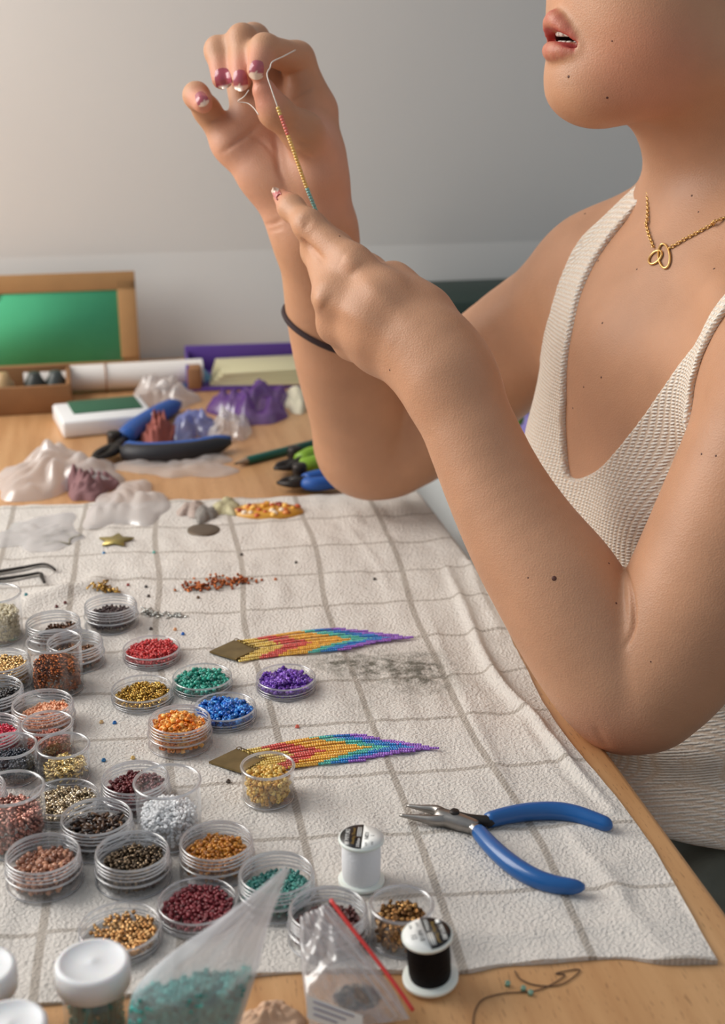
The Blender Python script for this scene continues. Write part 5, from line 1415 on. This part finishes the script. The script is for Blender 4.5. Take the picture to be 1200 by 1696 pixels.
for k in range(3):
    mb = MB(); mb.tube(np.array([lab_pt(u, .2 + .27 * k) + np.array([0, -.0002, .0003]) for u in np.linspace(.12, .85 - .15 * k, 6)]) - bc1, .0003, 4); mb.build('print_line', mat('purple_print', (128, 116, 140), .6), pap)
r_ = np.random.RandomState(9); pts = []
for k in range(260):
    a, rr = r_.rand() * 6.28, math.sqrt(r_.rand())
    pts.append(np.array(at(592 + 38 * rr * math.cos(a), 1652 + 20 * rr * math.sin(a), .576 + .006 * r_.rand())))
pts = np.array(pts); pts[:, 2] = np.maximum(pts[:, 2], TT + .002)
q = bead_object('seed_beads', 'round', pts, .0011, [(112, 100, 84), (150, 136, 116), (84, 74, 64)], 'metal', origin=bc1)
tag(q, 'grey bronze beads in the crumpled zip bag', 'beads', None, 'stuff')
tag(bag2, 'crumpled clear zip bag with a red closing strip', 'bag')
# a beige scrap of tissue by the near hem
def lump(name, px, py, wpx, hpx, height, m, label, cat, seed, group=None, z=None, rough=.26, ripple=1.9, fold=.30, turn=0.0):
    """a crumpled low heap: dome with folds; wpx, hpx = its footprint in the photo"""
    zt = TT if z is None else z
    c = np.array(ground(px, py, zt)); rx = wpx / 2 * depth_of(c) / FPX
    ry = abs(ground(px, py - hpx / 2, zt).y - ground(px, py + hpx / 2, zt).y) / 2
    nr, na = 20, 64
    a = np.linspace(0, 2 * np.pi, na, endpoint=False); r = np.linspace(0, 1, nr)
    rim = 1 + .16 * np.sin(a * 3 + seed) + .10 * np.sin(a * 5 + seed * 2.1) + .05 * np.sin(a * 9 + seed)
    X = (r[:, None] * rim * np.cos(a)); Y = (r[:, None] * rim * np.sin(a))
    hgt = height * (1 - r[:, None] ** 2) ** .6 * (1 + rough * noise2(X, Y, seed, 20, .5, ripple)) + 0 * X
    hgt = np.maximum(hgt + fold * height * (np.abs(noise2(X, Y, seed + 50, 10, 1.2, 2.6)) - .5) * (1 - r[:, None] ** 3), .0003)
    ct, st = math.cos(turn), math.sin(turn)
    V = np.stack([rx * X * ct - ry * Y * st, rx * X * st + ry * Y * ct, hgt], -1).reshape(-1, 3)
    i, j = np.meshgrid(np.arange(nr - 1), np.arange(na), indexing='ij'); j2 = (j + 1) % na
    F = np.stack([i * na + j, (i + 1) * na + j, (i + 1) * na + j2, i * na + j2], -1).reshape(-1, 4)
    mb = MB(); mb.add(V, F)
    low = V[-na:].copy(); low[:, 2] = 0; jj = np.arange(na)
    mb.add(np.vstack([V[-na:], low]), np.stack([jj, na + jj, na + (jj + 1) % na, (jj + 1) % na], 1))
    o = mb.build(name, m, None); o.location = (c[0], c[1], zt + .0002)
    return tag(o, label, cat, group)
m_tissue = mat('tissue_paper', (222, 204, 190), .9, sss=.3)
lump('tissue_scrap', 450, 1690, 110, 46, .006, mat('beige_paper', (206, 170, 142), .9), 'beige paper scrap on the wood by the cloth hem', 'paper scrap', 3)

# thin dark thread lying on the bare wood
P = [ground(*q, TT + .0006) for q in ((782, 1700), (786, 1675), (800, 1655), (835, 1645), (880, 1642), (910, 1632), (935, 1615), (920, 1612), (960, 1606), (930, 1630), (890, 1632), (862, 1622), (852, 1608))]
mb = MB(); P = np.array(spline(np.array(P), 6)); c_ = P.mean(0); mb.tube(P - c_, .0003, 5)
o = mb.build('loose_thread', mat('dark_brown_thread', (84, 60, 44), .7), None, loc=c_); tag(o, 'loose dark thread curling over the bare wood', 'thread')

# ------------------------------------------------------------------ beads and findings spilled on the cloth
def spill(name, kind, spots, n, size, col, matk, label, seed, zsp=1.0):
    r = np.random.RandomState(seed); P = []
    for k in range(n):
        px, py, rx, ry = spots[r.randint(len(spots))]
        q = ground(px + rx * r.randn() * .5, py + ry * r.randn() * .5); P.append((q.x, q.y, cloth_z(q.x, q.y) + size * .7 + size * zsp * abs(r.randn())))
    P = np.array(P); c = P.mean(0)
    return tag(bead_object(name, kind, P, size, col, matk, origin=c, flat=kind != 'round'), label, 'beads', None, 'stuff')
spill('spilled_beads', 'round', [(340, 973, 34, 10), (365, 970, 30, 10), (400, 967, 24, 6), (322, 979, 20, 8)], 170, .0011, [(170, 90, 44), (140, 68, 34), (196, 116, 64)], 'metal', 'copper brown beads spilled on the cloth', 11, 1.4)
spill('spilled_bugles', 'bugle', [(172, 982, 22, 6), (186, 985, 18, 5)], 46, .0007, [(180, 138, 58), (206, 166, 84), (140, 104, 44)], 'metal', 'little heap of golden bugle beads behind the farthest pot', 12, 3)
spill('spilled_silver_bugles', 'bugle', [(246, 1018, 16, 7), (262, 1022, 18, 6), (290, 1024, 18, 4)], 60, .00055, [(190, 190, 184), (160, 160, 156), (214, 214, 210)], 'metal', 'silver bugle beads spilled beside the farthest pot', 13, 2)
LOOSE = [(303, 1055, (24, 104, 190), 'bright blue bead lying right of the red tray'), (190, 1203, (30, 110, 180), 'bright blue bead in front of the gold tray'), (172, 1266, (44, 120, 170), 'blue bead left of the orange pot'),
         (212, 972, (150, 50, 44), 'red bead right of the golden bugle heap'), (242, 977, (60, 56, 60), 'black chip between the golden and copper beads'), (246, 991, (70, 58, 52), 'dark bead left of the copper beads'),
         (328, 995, (110, 84, 60), 'brown bead just below the copper beads'), (250, 1045, (64, 44, 40), 'dark brown bead behind the red tray'), (290, 1048, (226, 160, 110), 'pale orange bead behind the red tray'),
         (94, 1010, (96, 40, 40), 'dark red bead on the fold at the left'), (108, 1003, (110, 46, 44), 'dark red bead farther along the fold at the left'), (44, 996, (60, 140, 150), 'teal bead beside the tall cream vial'),
         (456, 965, (190, 110, 60), 'single copper bead apart from the copper heap'), (492, 1209, (214, 110, 92), 'pink bead between the purple tray and the nearer earring'), (168, 1200, (214, 180, 130), 'straw coloured bead in front of the gold tray'),
         (220, 1260, (226, 190, 120), 'pale yellow bead left of the orange pot'), (378, 1300, (80, 70, 62), 'dark chip in front of the nearer earring'), (172, 920, (70, 140, 190), 'pale blue bead by the brass star'),
         (255, 918, (110, 190, 180), 'mint bead right of the brass star'), (400, 922, (70, 60, 54), 'dark chip below the beaded brooch'), (490, 935, (60, 56, 52), 'small dark chip right of the copper beads'), (620, 963, (70, 62, 56), 'dark chip on the bare cloth at the right')]
for px, py, cc, lab in LOOSE:
    p = ground(px, py)
    o = bead_object('loose_bead', 'round', np.array([[p.x, p.y, cloth_z(p.x, p.y) + .0006]]), .0013, cc, 'glass', 0.0, origin=(p.x, p.y, cloth_z(p.x, p.y)), axis=np.array([[.4, -.3, .8]]))
    tag(o, lab, 'bead', 'loose beads on the cloth')
for px, py, lab in ((866, 1641, 'green chip on the wood by the loose thread'), (878, 1648, 'pale green chip on the wood, nearer the corner'), (840, 1633, 'tiny green chip on the wood by the hem')):
    p = ground(px, py)
    o = bead_object('loose_bead', 'cut', np.array([[p.x, p.y, TT + .0011]]), .0012, (120, 158, 140), 'glass', 0.0, origin=(p.x, p.y, TT), axis=np.array([[.1, -.2, 1]]), flat=True)
    tag(o, lab, 'bead', 'loose beads on the wood')
# dark tweezers at the left edge
tw = empty('tweezers', ground(40, 955)); to = np.array(tw.location)
zc_ = lambda q: np.array([*np.array(ground(*q))[:2], cloth_z(*np.array(ground(*q))[:2]) + .0022])
for pts in (((-60, 966), (0, 954), (40, 946), (70, 943), (84, 946), (92, 952)), ((-60, 972), (0, 966), (40, 961), (66, 957), (70, 964), (74, 972))):
    mb = MB(); P = spline([zc_(q) for q in pts], 5); mb.tube(P - to, np.linspace(.0026, .0012, len(P)), 8, flat=.5); mb.build('arm', m_dark, tw)
tag(tw, 'dark metal tweezers reaching in from the left edge', 'tweezers')
# round disc, stars, brooch, stones at the far side of the cloth
def disc(name, px, py, r, t, m, label, cat, prof=None):
    p = ground(px, py); mb = MB(); mb.lathe(prof or [(0, 0), (r, 0), (r, t * .7), (r - .0006, t), (r * .5, t * 1.15), (0, t * 1.2)], 32)
    o = mb.build(name, m, None, loc=(p.x, p.y, cloth_z(p.x, p.y))); return tag(o, label, cat)
disc('metal_disc', 337, 882, .0135, .0014, mat('dark_bronze', (112, 98, 84), .5, .6), 'dark bronze metal disc on the far cloth', 'disc')
def star(px, py, R, m, label, open_=False):
    p = ground(px, py); pts = []
    for k in range(10):
        a = math.pi / 2 + k * math.pi / 5; rr = R if k % 2 == 0 else R * .52
        pts.append((rr * math.cos(a), rr * math.sin(a)))
    mb = MB()
    if open_:
        P = np.c_[np.array(pts), np.full(10, .001)]; mb.tube(np.vstack([P, P[:1]]), .0009, 6)
    else: mb.prism(pts, 0, .0016)
    o = mb.build('star_charm', m, None, smooth=open_, loc=(p.x, p.y, cloth_z(p.x, p.y) + .0004)); return tag(o, label, 'charm', 'star charms')
star(192, 901, .0150, mat('brass_star', (170, 154, 96), .4, .8), 'brass star charm on the far cloth')
star(100, 896, .0170, mat('wire_star', (176, 170, 150), .4, .6), 'thin wire star outline left of the brass star', True)
br = empty('beaded_brooch', ground(436, 851)); r_ = np.random.RandomState(2)
p0 = np.array(br.location)
mb = MB(); mb.lathe([(0, .0002), (1.0, .0002), (.96, .0022), (.6, .0040), (0, .0046)], 28)
o = mb.build('backing', mat('amber_enamel', (206, 150, 52), .35), br); o.scale = (.031, .019, 1); o.location = (.004, 0, CL)
cols_ = [(220, 160, 50), (196, 92, 40), (232, 214, 190), (150, 60, 40), (214, 130, 60), (240, 190, 90)]
for k in range(46):
    a, rr = r_.rand() * 6.28, math.sqrt(r_.rand()) * .92; rb = .0022 + .0012 * r_.rand()
    mb = MB(); mb.lathe([(rb * math.sin(t), rb * .8 * math.cos(t)) for t in np.linspace(0, math.pi, 6)], 8, (.004 + .030 * rr * math.cos(a), .018 * rr * math.sin(a), CL + .0048 * (1 - rr * rr * .6)))
    mb.build('bead', mat('brooch_bead', cols_[k % 6], .3), br)
tag(br, 'oval brooch covered in amber, orange and white beads', 'brooch')
for px, py, rp, hh, cc, lab in ((318, 846, 44, .006, (170, 152, 142), 'pinkish grey stone left of the brooch'), (340, 854, 40, .007, (128, 122, 116), 'grey stone touching the pinkish one'), (374, 842, 48, .006, (176, 168, 132), 'olive yellow stone beside the brooch')):
    lump('stone', px, py, rp, rp * .55, hh, mat('stone', cc, .6, noise=.15, nscale=200), lab, 'stone', int(px), 'stones by the brooch', z=TT + CL, rough=.12, ripple=1.5, fold=.04)

# ------------------------------------------------------------------ the cluttered far end of the table
FAR = TT
def gq(px, py, z=0.0): p = ground(px, py, TT + z); return np.array([p.x, p.y, TT + z])
# cardboard mount with a green sheet leaning on the wall
pA, pB = tbl(WU - .035, 0), None
m_card = mat('cardboard', (176, 134, 88), .9, noise=.06, nscale=30)
m_green = mat('green_sheet', (84, 190, 138), .9, noise=.05, nscale=20)
fr = empty('framed_card'); 
def wall_pt(px, py, off):
    """point on the plane parallel to the wall, off metres in front of it, seen at (px, py)"""
    v = at(px, py, 1.0) - CAM; n = Vector((EU[0], EU[1], 0)); o_ = tbl(WU - off, 0); P0 = Vector((o_[0], o_[1], 0))
    t = (P0 - CAM).dot(n) / v.dot(n); return np.array(CAM + v * t)
tr_, br_ = wall_pt(231, 447, .03), wall_pt(231, 586, .06)
base_z = TT + .002
W_ = .30; Hh = tr_[2] - base_z
ang = math.atan2(EV[1], EV[0]) + math.pi
Rw_ = Matrix.Rotation(ang, 3, 'Z') @ Matrix.Rotation(math.radians(-12), 3, 'X')
ctr = np.array([*(br_[:2] + EV * W_ / 2), base_z])
fr.location = ctr; fr.rotation_euler = Rw_.to_euler()
Hs = Hh / math.cos(math.radians(12))
mb = MB(); mb.box((0, 0, Hs / 2), (W_, .003, Hs), bev=.0008); mb.build('cardboard_back', m_card, fr, smooth=False)
bw = .022
for c, s_ in (((0, -.0025, Hs - bw / 2), (W_, .003, bw)), ((0, -.0025, .004), (W_, .003, .008)), ((W_ / 2 - bw / 2, -.0025, Hs / 2), (bw, .003, Hs - bw)), ((-W_ / 2 + bw / 2, -.0025, Hs / 2), (bw, .003, Hs - bw))):
    mb = MB(); mb.box(c, s_, bev=.0006); mb.build('mount_strip', m_card, fr, smooth=False)
mb = MB(); mb.box((0, -.0022, Hs / 2 - .004), (W_ - 2 * bw + .004, .0012, Hs - bw - .002)); gs = mb.build('green_sheet', m_green, fr, smooth=False)
mb = MB(); mb.prism([(-.014, 0), (.014, 0), (.010, -.008), (-.008, -.010)], -.0016, .0, (-.0 - .02, -.0028, Hs - bw), np.array(Matrix.Rotation(math.radians(90), 3, 'X'))); mb.build('tape', m_card, fr, smooth=False)
tag(fr, 'green sheet in a cardboard mount leaning against the wall', 'frame')

def big_pliers(name, tip, piv, ends, m1, m2, label, rad=.006, tuck=None, group=None):
    root = empty(name, gq(*piv)); o0 = np.array(root.location); z = .009
    for k in (0, 1):
        e = ends[k]; q = ends[1 - k]
        mb = MB(); a = gq(*piv, z); b_ = gq(*tip, z); sd = np.array([b_[1] - a[1], -(b_[0] - a[0]), 0]); sd *= .006 * (1 if k else -1) / np.linalg.norm(sd)
        P = spline([b_, (a + b_) / 2 + sd, a + sd * .4], 4); mb.tube(P - o0, np.linspace(.002, .0068, len(P)), 8, flat=.8); mb.build('jaw', m_dark, root)
        P = spline([a] + [gq(x, y, z) for x, y in e], 6); s_ = np.linspace(0, 1, len(P))
        i0 = int(len(P) * .16)
        mb = MB(); mb.tube(P[:i0 + 2] - o0, .0048, 8, flat=.8); mb.build('tang', m_dark, root)
        rr = rad * (.85 + .25 * np.sin(s_[i0:] * math.pi)); rr[-2:] *= (.8, .45)
        mb = MB(); mb.tube(P[i0:] - o0, rr, 10, flat=.9); mb.build('grip', m1 if k == 0 else m2, root)
        if m2 is not m1 and k == 1:
            mb = MB(); mb.tube(P[i0:] - o0 + np.array([0, .004, .003]), rr * .8, 10, flat=.8); mb.build('grip_inlay', m1, root)
    mb = MB(); mb.lathe([(0, z + .008), (.006, z + .008), (.007, z + .006), (.007, 0), (0, 0)], 16); mb.build('pivot', m_dark, root)
    return tag(root, label, 'pliers', group)
m_blue2 = mat('blue_rubber', (26, 82, 160), .5); m_blk = mat('black_rubber', (30, 30, 36), .55); m_lime = mat('lime_rubber', (124, 164, 40), .5)
big_pliers('cutting_pliers', (152, 762), (190, 742), [[(222, 712), (262, 686), (296, 668)], [(236, 752), (310, 748), (380, 732)]], m_blue2, m_blk, 'large cutting pliers with blue and black grips', .0105, group='tools at the far end')
big_pliers('small_cutters', (455, 776), (488, 768), [[(508, 756), (530, 750), (560, 742)], [(510, 770), (535, 764), (570, 756)]], m_lime, m_lime, 'small cutters with lime green grips behind her elbow', .0080, group='tools at the far end')
big_pliers('flat_pliers', (460, 800), (496, 797), [[(515, 792), (540, 787), (575, 780)], [(516, 802), (542, 800), (580, 796)]], m_blue2, m_blue2, 'small pliers with dark blue grips next to the cloth', .0065, group='tools at the far end')
# dark green pencil
a, b_ = gq(386, 769, .004), gq(545, 728, .004); d = b_ - a; ln = np.linalg.norm(d); d /= ln
pc = empty('pencil', a); pc.rotation_euler = Vector(d).to_track_quat('Z', 'Y').to_euler()
mb = MB(); mb.lathe([(.0040, .016), (.0042, .018), (.0042, ln), (0, ln)], 6); mb.build('barrel', mat('dark_green_paint', (20, 92, 78), .35), pc, smooth=False)
mb = MB(); mb.lathe([(.0012, .004), (.0040, .016)], 8); mb.build('sharpened_wood', mat('pencil_wood', (140, 120, 100), .7), pc)
mb = MB(); mb.lathe([(0, 0), (.0012, .004)], 8); mb.build('lead', m_dark, pc)
tag(pc, 'dark green pencil lying on the bare wood', 'pencil')
# white box with a dark green window
def far_box(name, px, py, size, rz, m, label, cat, lid=None, z=0.0):
    c = gq(px, py); root = empty(name, (c[0], c[1], TT + z), rz)
    mb = MB(); mb.box((0, 0, size[2] / 2), size, bev=.003); mb.build('body', m, root, smooth=False)
    return tag(root, label, cat)
m_white = mat('white_card', (226, 226, 226), .5)
wb = far_box('sample_box', 172, 704, (.095, .075, .018), math.radians(20), m_white, 'flat white box with a dark green window', 'box')
mb = MB(); mb.box((.004, .012, .0186), (.072, .048, .0016), bev=.0005); mb.build('window', mat('dark_green_felt', (44, 92, 66), .8), wb, smooth=False)
# purple tray with cream papers
pt = empty('paper_tray', gq(414, 630), math.radians(8))
m_pur = mat('purple_card', (86, 54, 138), .6); m_cream = mat('cream_paper', (206, 198, 160), .8); m_br = mat('brown_card', (150, 106, 70), .8)
for c, s_ in (((0, 0, .002), (.15, .09, .004)), ((0, .044, .017), (.15, .004, .034)), ((-.073, 0, .014), (.004, .088, .028)), ((.073, 0, .014), (.004, .088, .028))):
    mb = MB(); mb.box(c, s_, bev=.0008); mb.build('panel', m_pur, pt, smooth=False)
mb = MB(); mb.box((-.066, -.03, .014), (.016, .03, .028), bev=.002); mb.build('divider', m_br, pt, smooth=False)
for k in range(4):
    mb = MB(); mb.box((.010 + .003 * k, -.006 + .002 * k, .0062 + .004 * k), (.112, .074, .0034), np.array(Matrix.Rotation(.05 * k - .08, 3, 'Z')), bev=.0006); mb.build('paper', m_cream, pt, smooth=False)
tag(pt, 'purple card tray holding cream papers', 'tray')
# low brown crate at the left
bs = empty('crate', gq(28, 672), math.radians(12)); m_wd2 = mat('brown_wood', (142, 100, 62), .7, noise=.15, nscale=25)
for c, s_ in (((0, 0, .003), (.12, .08, .006)), ((0, .038, .018), (.12, .005, .034)), ((0, -.038, .016), (.12, .005, .030)), ((-.058, 0, .017), (.005, .08, .032)), ((.058, 0, .017), (.005, .08, .032))):
    mb = MB(); mb.box(c, s_, bev=.001); mb.build('slat', m_wd2, bs, smooth=False)
tag(bs, 'small brown wooden crate at the left edge', 'crate')
for k, (px, py, cc) in enumerate(((2, 640, (44, 60, 56)), (52, 648, (52, 56, 52)), (24, 644, (186, 154, 110)), (76, 650, (60, 66, 64)))):
    c = np.array(bs.location) + np.array(((-.04, -.005, .022), (.022, .0, .020), (-.010, -.012, .022), (.044, .006, .020))[k])
    mb = MB(); mb.lathe([(0, -.014), (.010, -.014), (.012, -.012), (.012, .006), (.008, .012), (.006, .018), (0, .018)], 16)
    o = mb.build('small_bottle', mat('bottle_%d' % k, cc, .4), None, loc=c)
    tag(o, ('black green bottle at the left edge in the crate', 'black bottle in the middle of the crate', 'tan bottle in the crate', 'black bottle at the right end of the crate')[k], 'bottle', 'bottles in the crate')
# rolled white paper along the wall
a, b_ = gq(40, 632, .016), gq(335, 616, .016); d = b_ - a; ln = np.linalg.norm(d)
rp = empty('paper_roll', a); rp.rotation_euler = Vector(d / ln).to_track_quat('Z', 'Y').to_euler()
mb = MB(); th_ = np.linspace(0, 4 * math.pi, 60); rr = .016 - .0022 * th_ / (2 * math.pi)
mb.grid(np.stack([np.c_[rr * np.cos(th_), rr * np.sin(th_), np.full(60, z)] for z in (0, ln)], 0)); mb.build('sheet', mat('white_paper', (226, 220, 214), .8), rp)
mb = MB(); mb.tube(np.stack([.0168 * np.cos(th_[:30]), .0168 * np.sin(th_[:30]), np.full(30, ln * .45)], 1), .0008, 4); mb.build('rubber_band', m_br, rp)
tag(rp, 'long white paper roll lying along the wall', 'paper roll')
# crumpled bags and tissues
m_bagw = film('thin_white_film', (234, 228, 226), .50, .22, .14); m_bagp = film('purple_film', (124, 80, 166), .22, .22, .12)
m_bagl = film('lilac_film', (136, 146, 212), .30, .22, .12)
lump('crumpled_bag', 420, 680, 124, 46, .024, m_bagp, 'crumpled purple plastic bag in front of the purple tray', 'bag', 5, 'crumpled bags')
lump('crumpled_bag', 318, 712, 76, 36, .016, m_bagl, 'crumpled lilac bag behind the cutting pliers', 'bag', 8, 'crumpled bags')
lump('crumpled_bag', 378, 716, 70, 44, .016, m_film_c, 'clear crumpled bag right of the lilac one', 'bag', 14, 'crumpled bags')
lump('crumpled_bag', 268, 664, 110, 34, .020, m_bagw, 'white crumpled bag behind the white box', 'bag', 21, 'crumpled bags')
lump('crumpled_bag', 300, 772, 190, 40, .006, m_film_c, 'flat clear bag in front of the cutting pliers', 'bag', 23, 'crumpled bags')
lump('crumpled_bag', 95, 792, 200, 70, .020, m_bagw, 'large white crumpled bag at the left of the far cloth edge', 'bag', 2, 'crumpled bags')
lump('cloth_scrap', 148, 812, 84, 34, .016, mat('mauve_cloth', (134, 96, 98), .8), 'mauve cloth scrap lying in the white bag', 'cloth scrap', 6)
lump('red_scrap', 262, 726, 60, 34, .018, mat('brick_red_cloth', (150, 82, 72), .8), 'brick red scrap between the plier grips', 'cloth scrap', 7)
lump('crumpled_bag', 212, 838, 130, 74, .008, m_bagw, 'thin white bag lying over the far cloth edge', 'bag', 9, 'crumpled bags', z=TT + CL)
lump('crumpled_bag', 66, 884, 140, 60, .003, m_film_c, 'flat clear bag lying under the wire star', 'bag', 10, 'crumpled bags', z=TT + CL)
lump('shell', 492, 668, 56, 30, .014, mat('cream_shell', (218, 210, 184), .5), 'cream shell beside her forearm', 'shell', 31, rough=.15, ripple=1.2, fold=.06)
lump('blue_scrap', 318, 634, 60, 22, .016, mat('sky_blue_scrap', (110, 160, 196), .7), 'sky blue scrap behind the clear bag', 'cloth scrap', 33)
lump('wood_chip', 236, 745, 40, 14, .006, mat('dark_brown_scrap', (70, 46, 44), .7), 'dark scrap beside the white box', 'scrap', 37)

# ------------------------------------------------------------------ beside the table: white cabinet with things on it
m_cab = mat('white_lacquer', (232, 236, 234), .4); m_stool = mat('stool_wood', (170, 126, 84), .6, noise=.1)
cu0, cu1, cv0, cv1, ch_ = .135, WU - .014, -.014, -.56, .695
c_ = tbl((cu0 + cu1) / 2, (cv0 + cv1) / 2)
cab = empty('white_cabinet', (c_[0], c_[1], 0))
board('body', cu0 + .012, cu1, cv0 - .008, cv1 + .008, .06, ch_ - .022, .002, m_cab, cab)
board('cabinet_top', cu0, cu1, cv0, cv1, ch_ - .022, ch_, .003, m_cab, cab)
board('plinth', cu0 + .03, cu1 - .02, cv0 - .02, cv1 + .02, 0, .06, .001, m_cab, cab)
for k in range(2):
    v0 = cv0 - .014 - k * .266; d_ = board('door', cu0 + .002, cu0 + .012, v0, v0 - .256, .07, ch_ - .03, .002, m_cab, cab)
    p = tbl(cu0 - .008, v0 - (.226 if k == 0 else .03)); mb = MB(); mb.lathe([(0, 0), (.010, .0), (.012, .004), (.010, .010), (.005, .012), (.005, .018), (0, .018)], 16, (0, 0, 0), np.array(Vector((EU[0], EU[1], 0)).to_track_quat('Z', 'Y').to_matrix()))
    o = mb.build('knob', m_steel, d_); o.location = Vector((p[0], p[1], .42)) - cab.location - d_.location
tag(cab, 'low white cabinet standing between the table end and the wall', 'cabinet')
def on_cab(px, py, z=0.0): p = ground(px, py, ch_ + z); return np.array([p.x, p.y, ch_ + z])
gb = empty('storage_box', (*tbl(.685, -.27), ch_), math.atan2(EV[1], EV[0])); m_tote = mat('dark_green_card', (28, 72, 52), .7)
for c, s_ in (((0, 0, .003), (.26, .13, .006)), ((0, .062, .062), (.26, .006, .118)), ((0, -.062, .062), (.26, .006, .118)), ((-.127, 0, .062), (.006, .118, .118)), ((.127, 0, .062), (.006, .118, .118))):
    mb = MB(); mb.box(c, s_, bev=.001); mb.build('side_panel', m_tote, gb, smooth=False)
mb = MB(); mb.box((0, 0, .128), (.27, .14, .016), bev=.003); mb.build('lid', mat('black_green_card', (24, 44, 38), .6), gb, smooth=False)
tag(gb, 'dark green storage box on the white cabinet behind her arm', 'box')
lump('yarn_scrap', 862, 712, 60, 30, .022, mat('lime_yarn', (110, 150, 50), .9), 'lime green yarn scrap on the white cabinet', 'yarn', 3, z=ch_)
lump('yarn_scrap', 892, 726, 70, 34, .030, mat('lilac_yarn', (128, 116, 176), .9), 'lilac yarn scrap on the white cabinet', 'yarn', 4, z=ch_)
# her stool
sc2 = empty('stool', (float(CH[0] + .02), float(CH[1] + .005), 0))
mb = MB(); mb.lathe([(0, .40), (.16, .40), (.17, .406), (.17, .424), (.16, .43), (0, .43)], 32); mb.build('seat', m_stool, sc2)
for k in range(4):
    a = math.pi / 4 + k * math.pi / 2
    mb = MB(); mb.tube([(.12 * math.cos(a), .12 * math.sin(a), .40), (.15 * math.cos(a), .15 * math.sin(a), 0)], [.014, .011], 10); mb.build('leg', m_stool, sc2)
tag(sc2, 'round wooden stool she sits on below the table edge', 'stool')
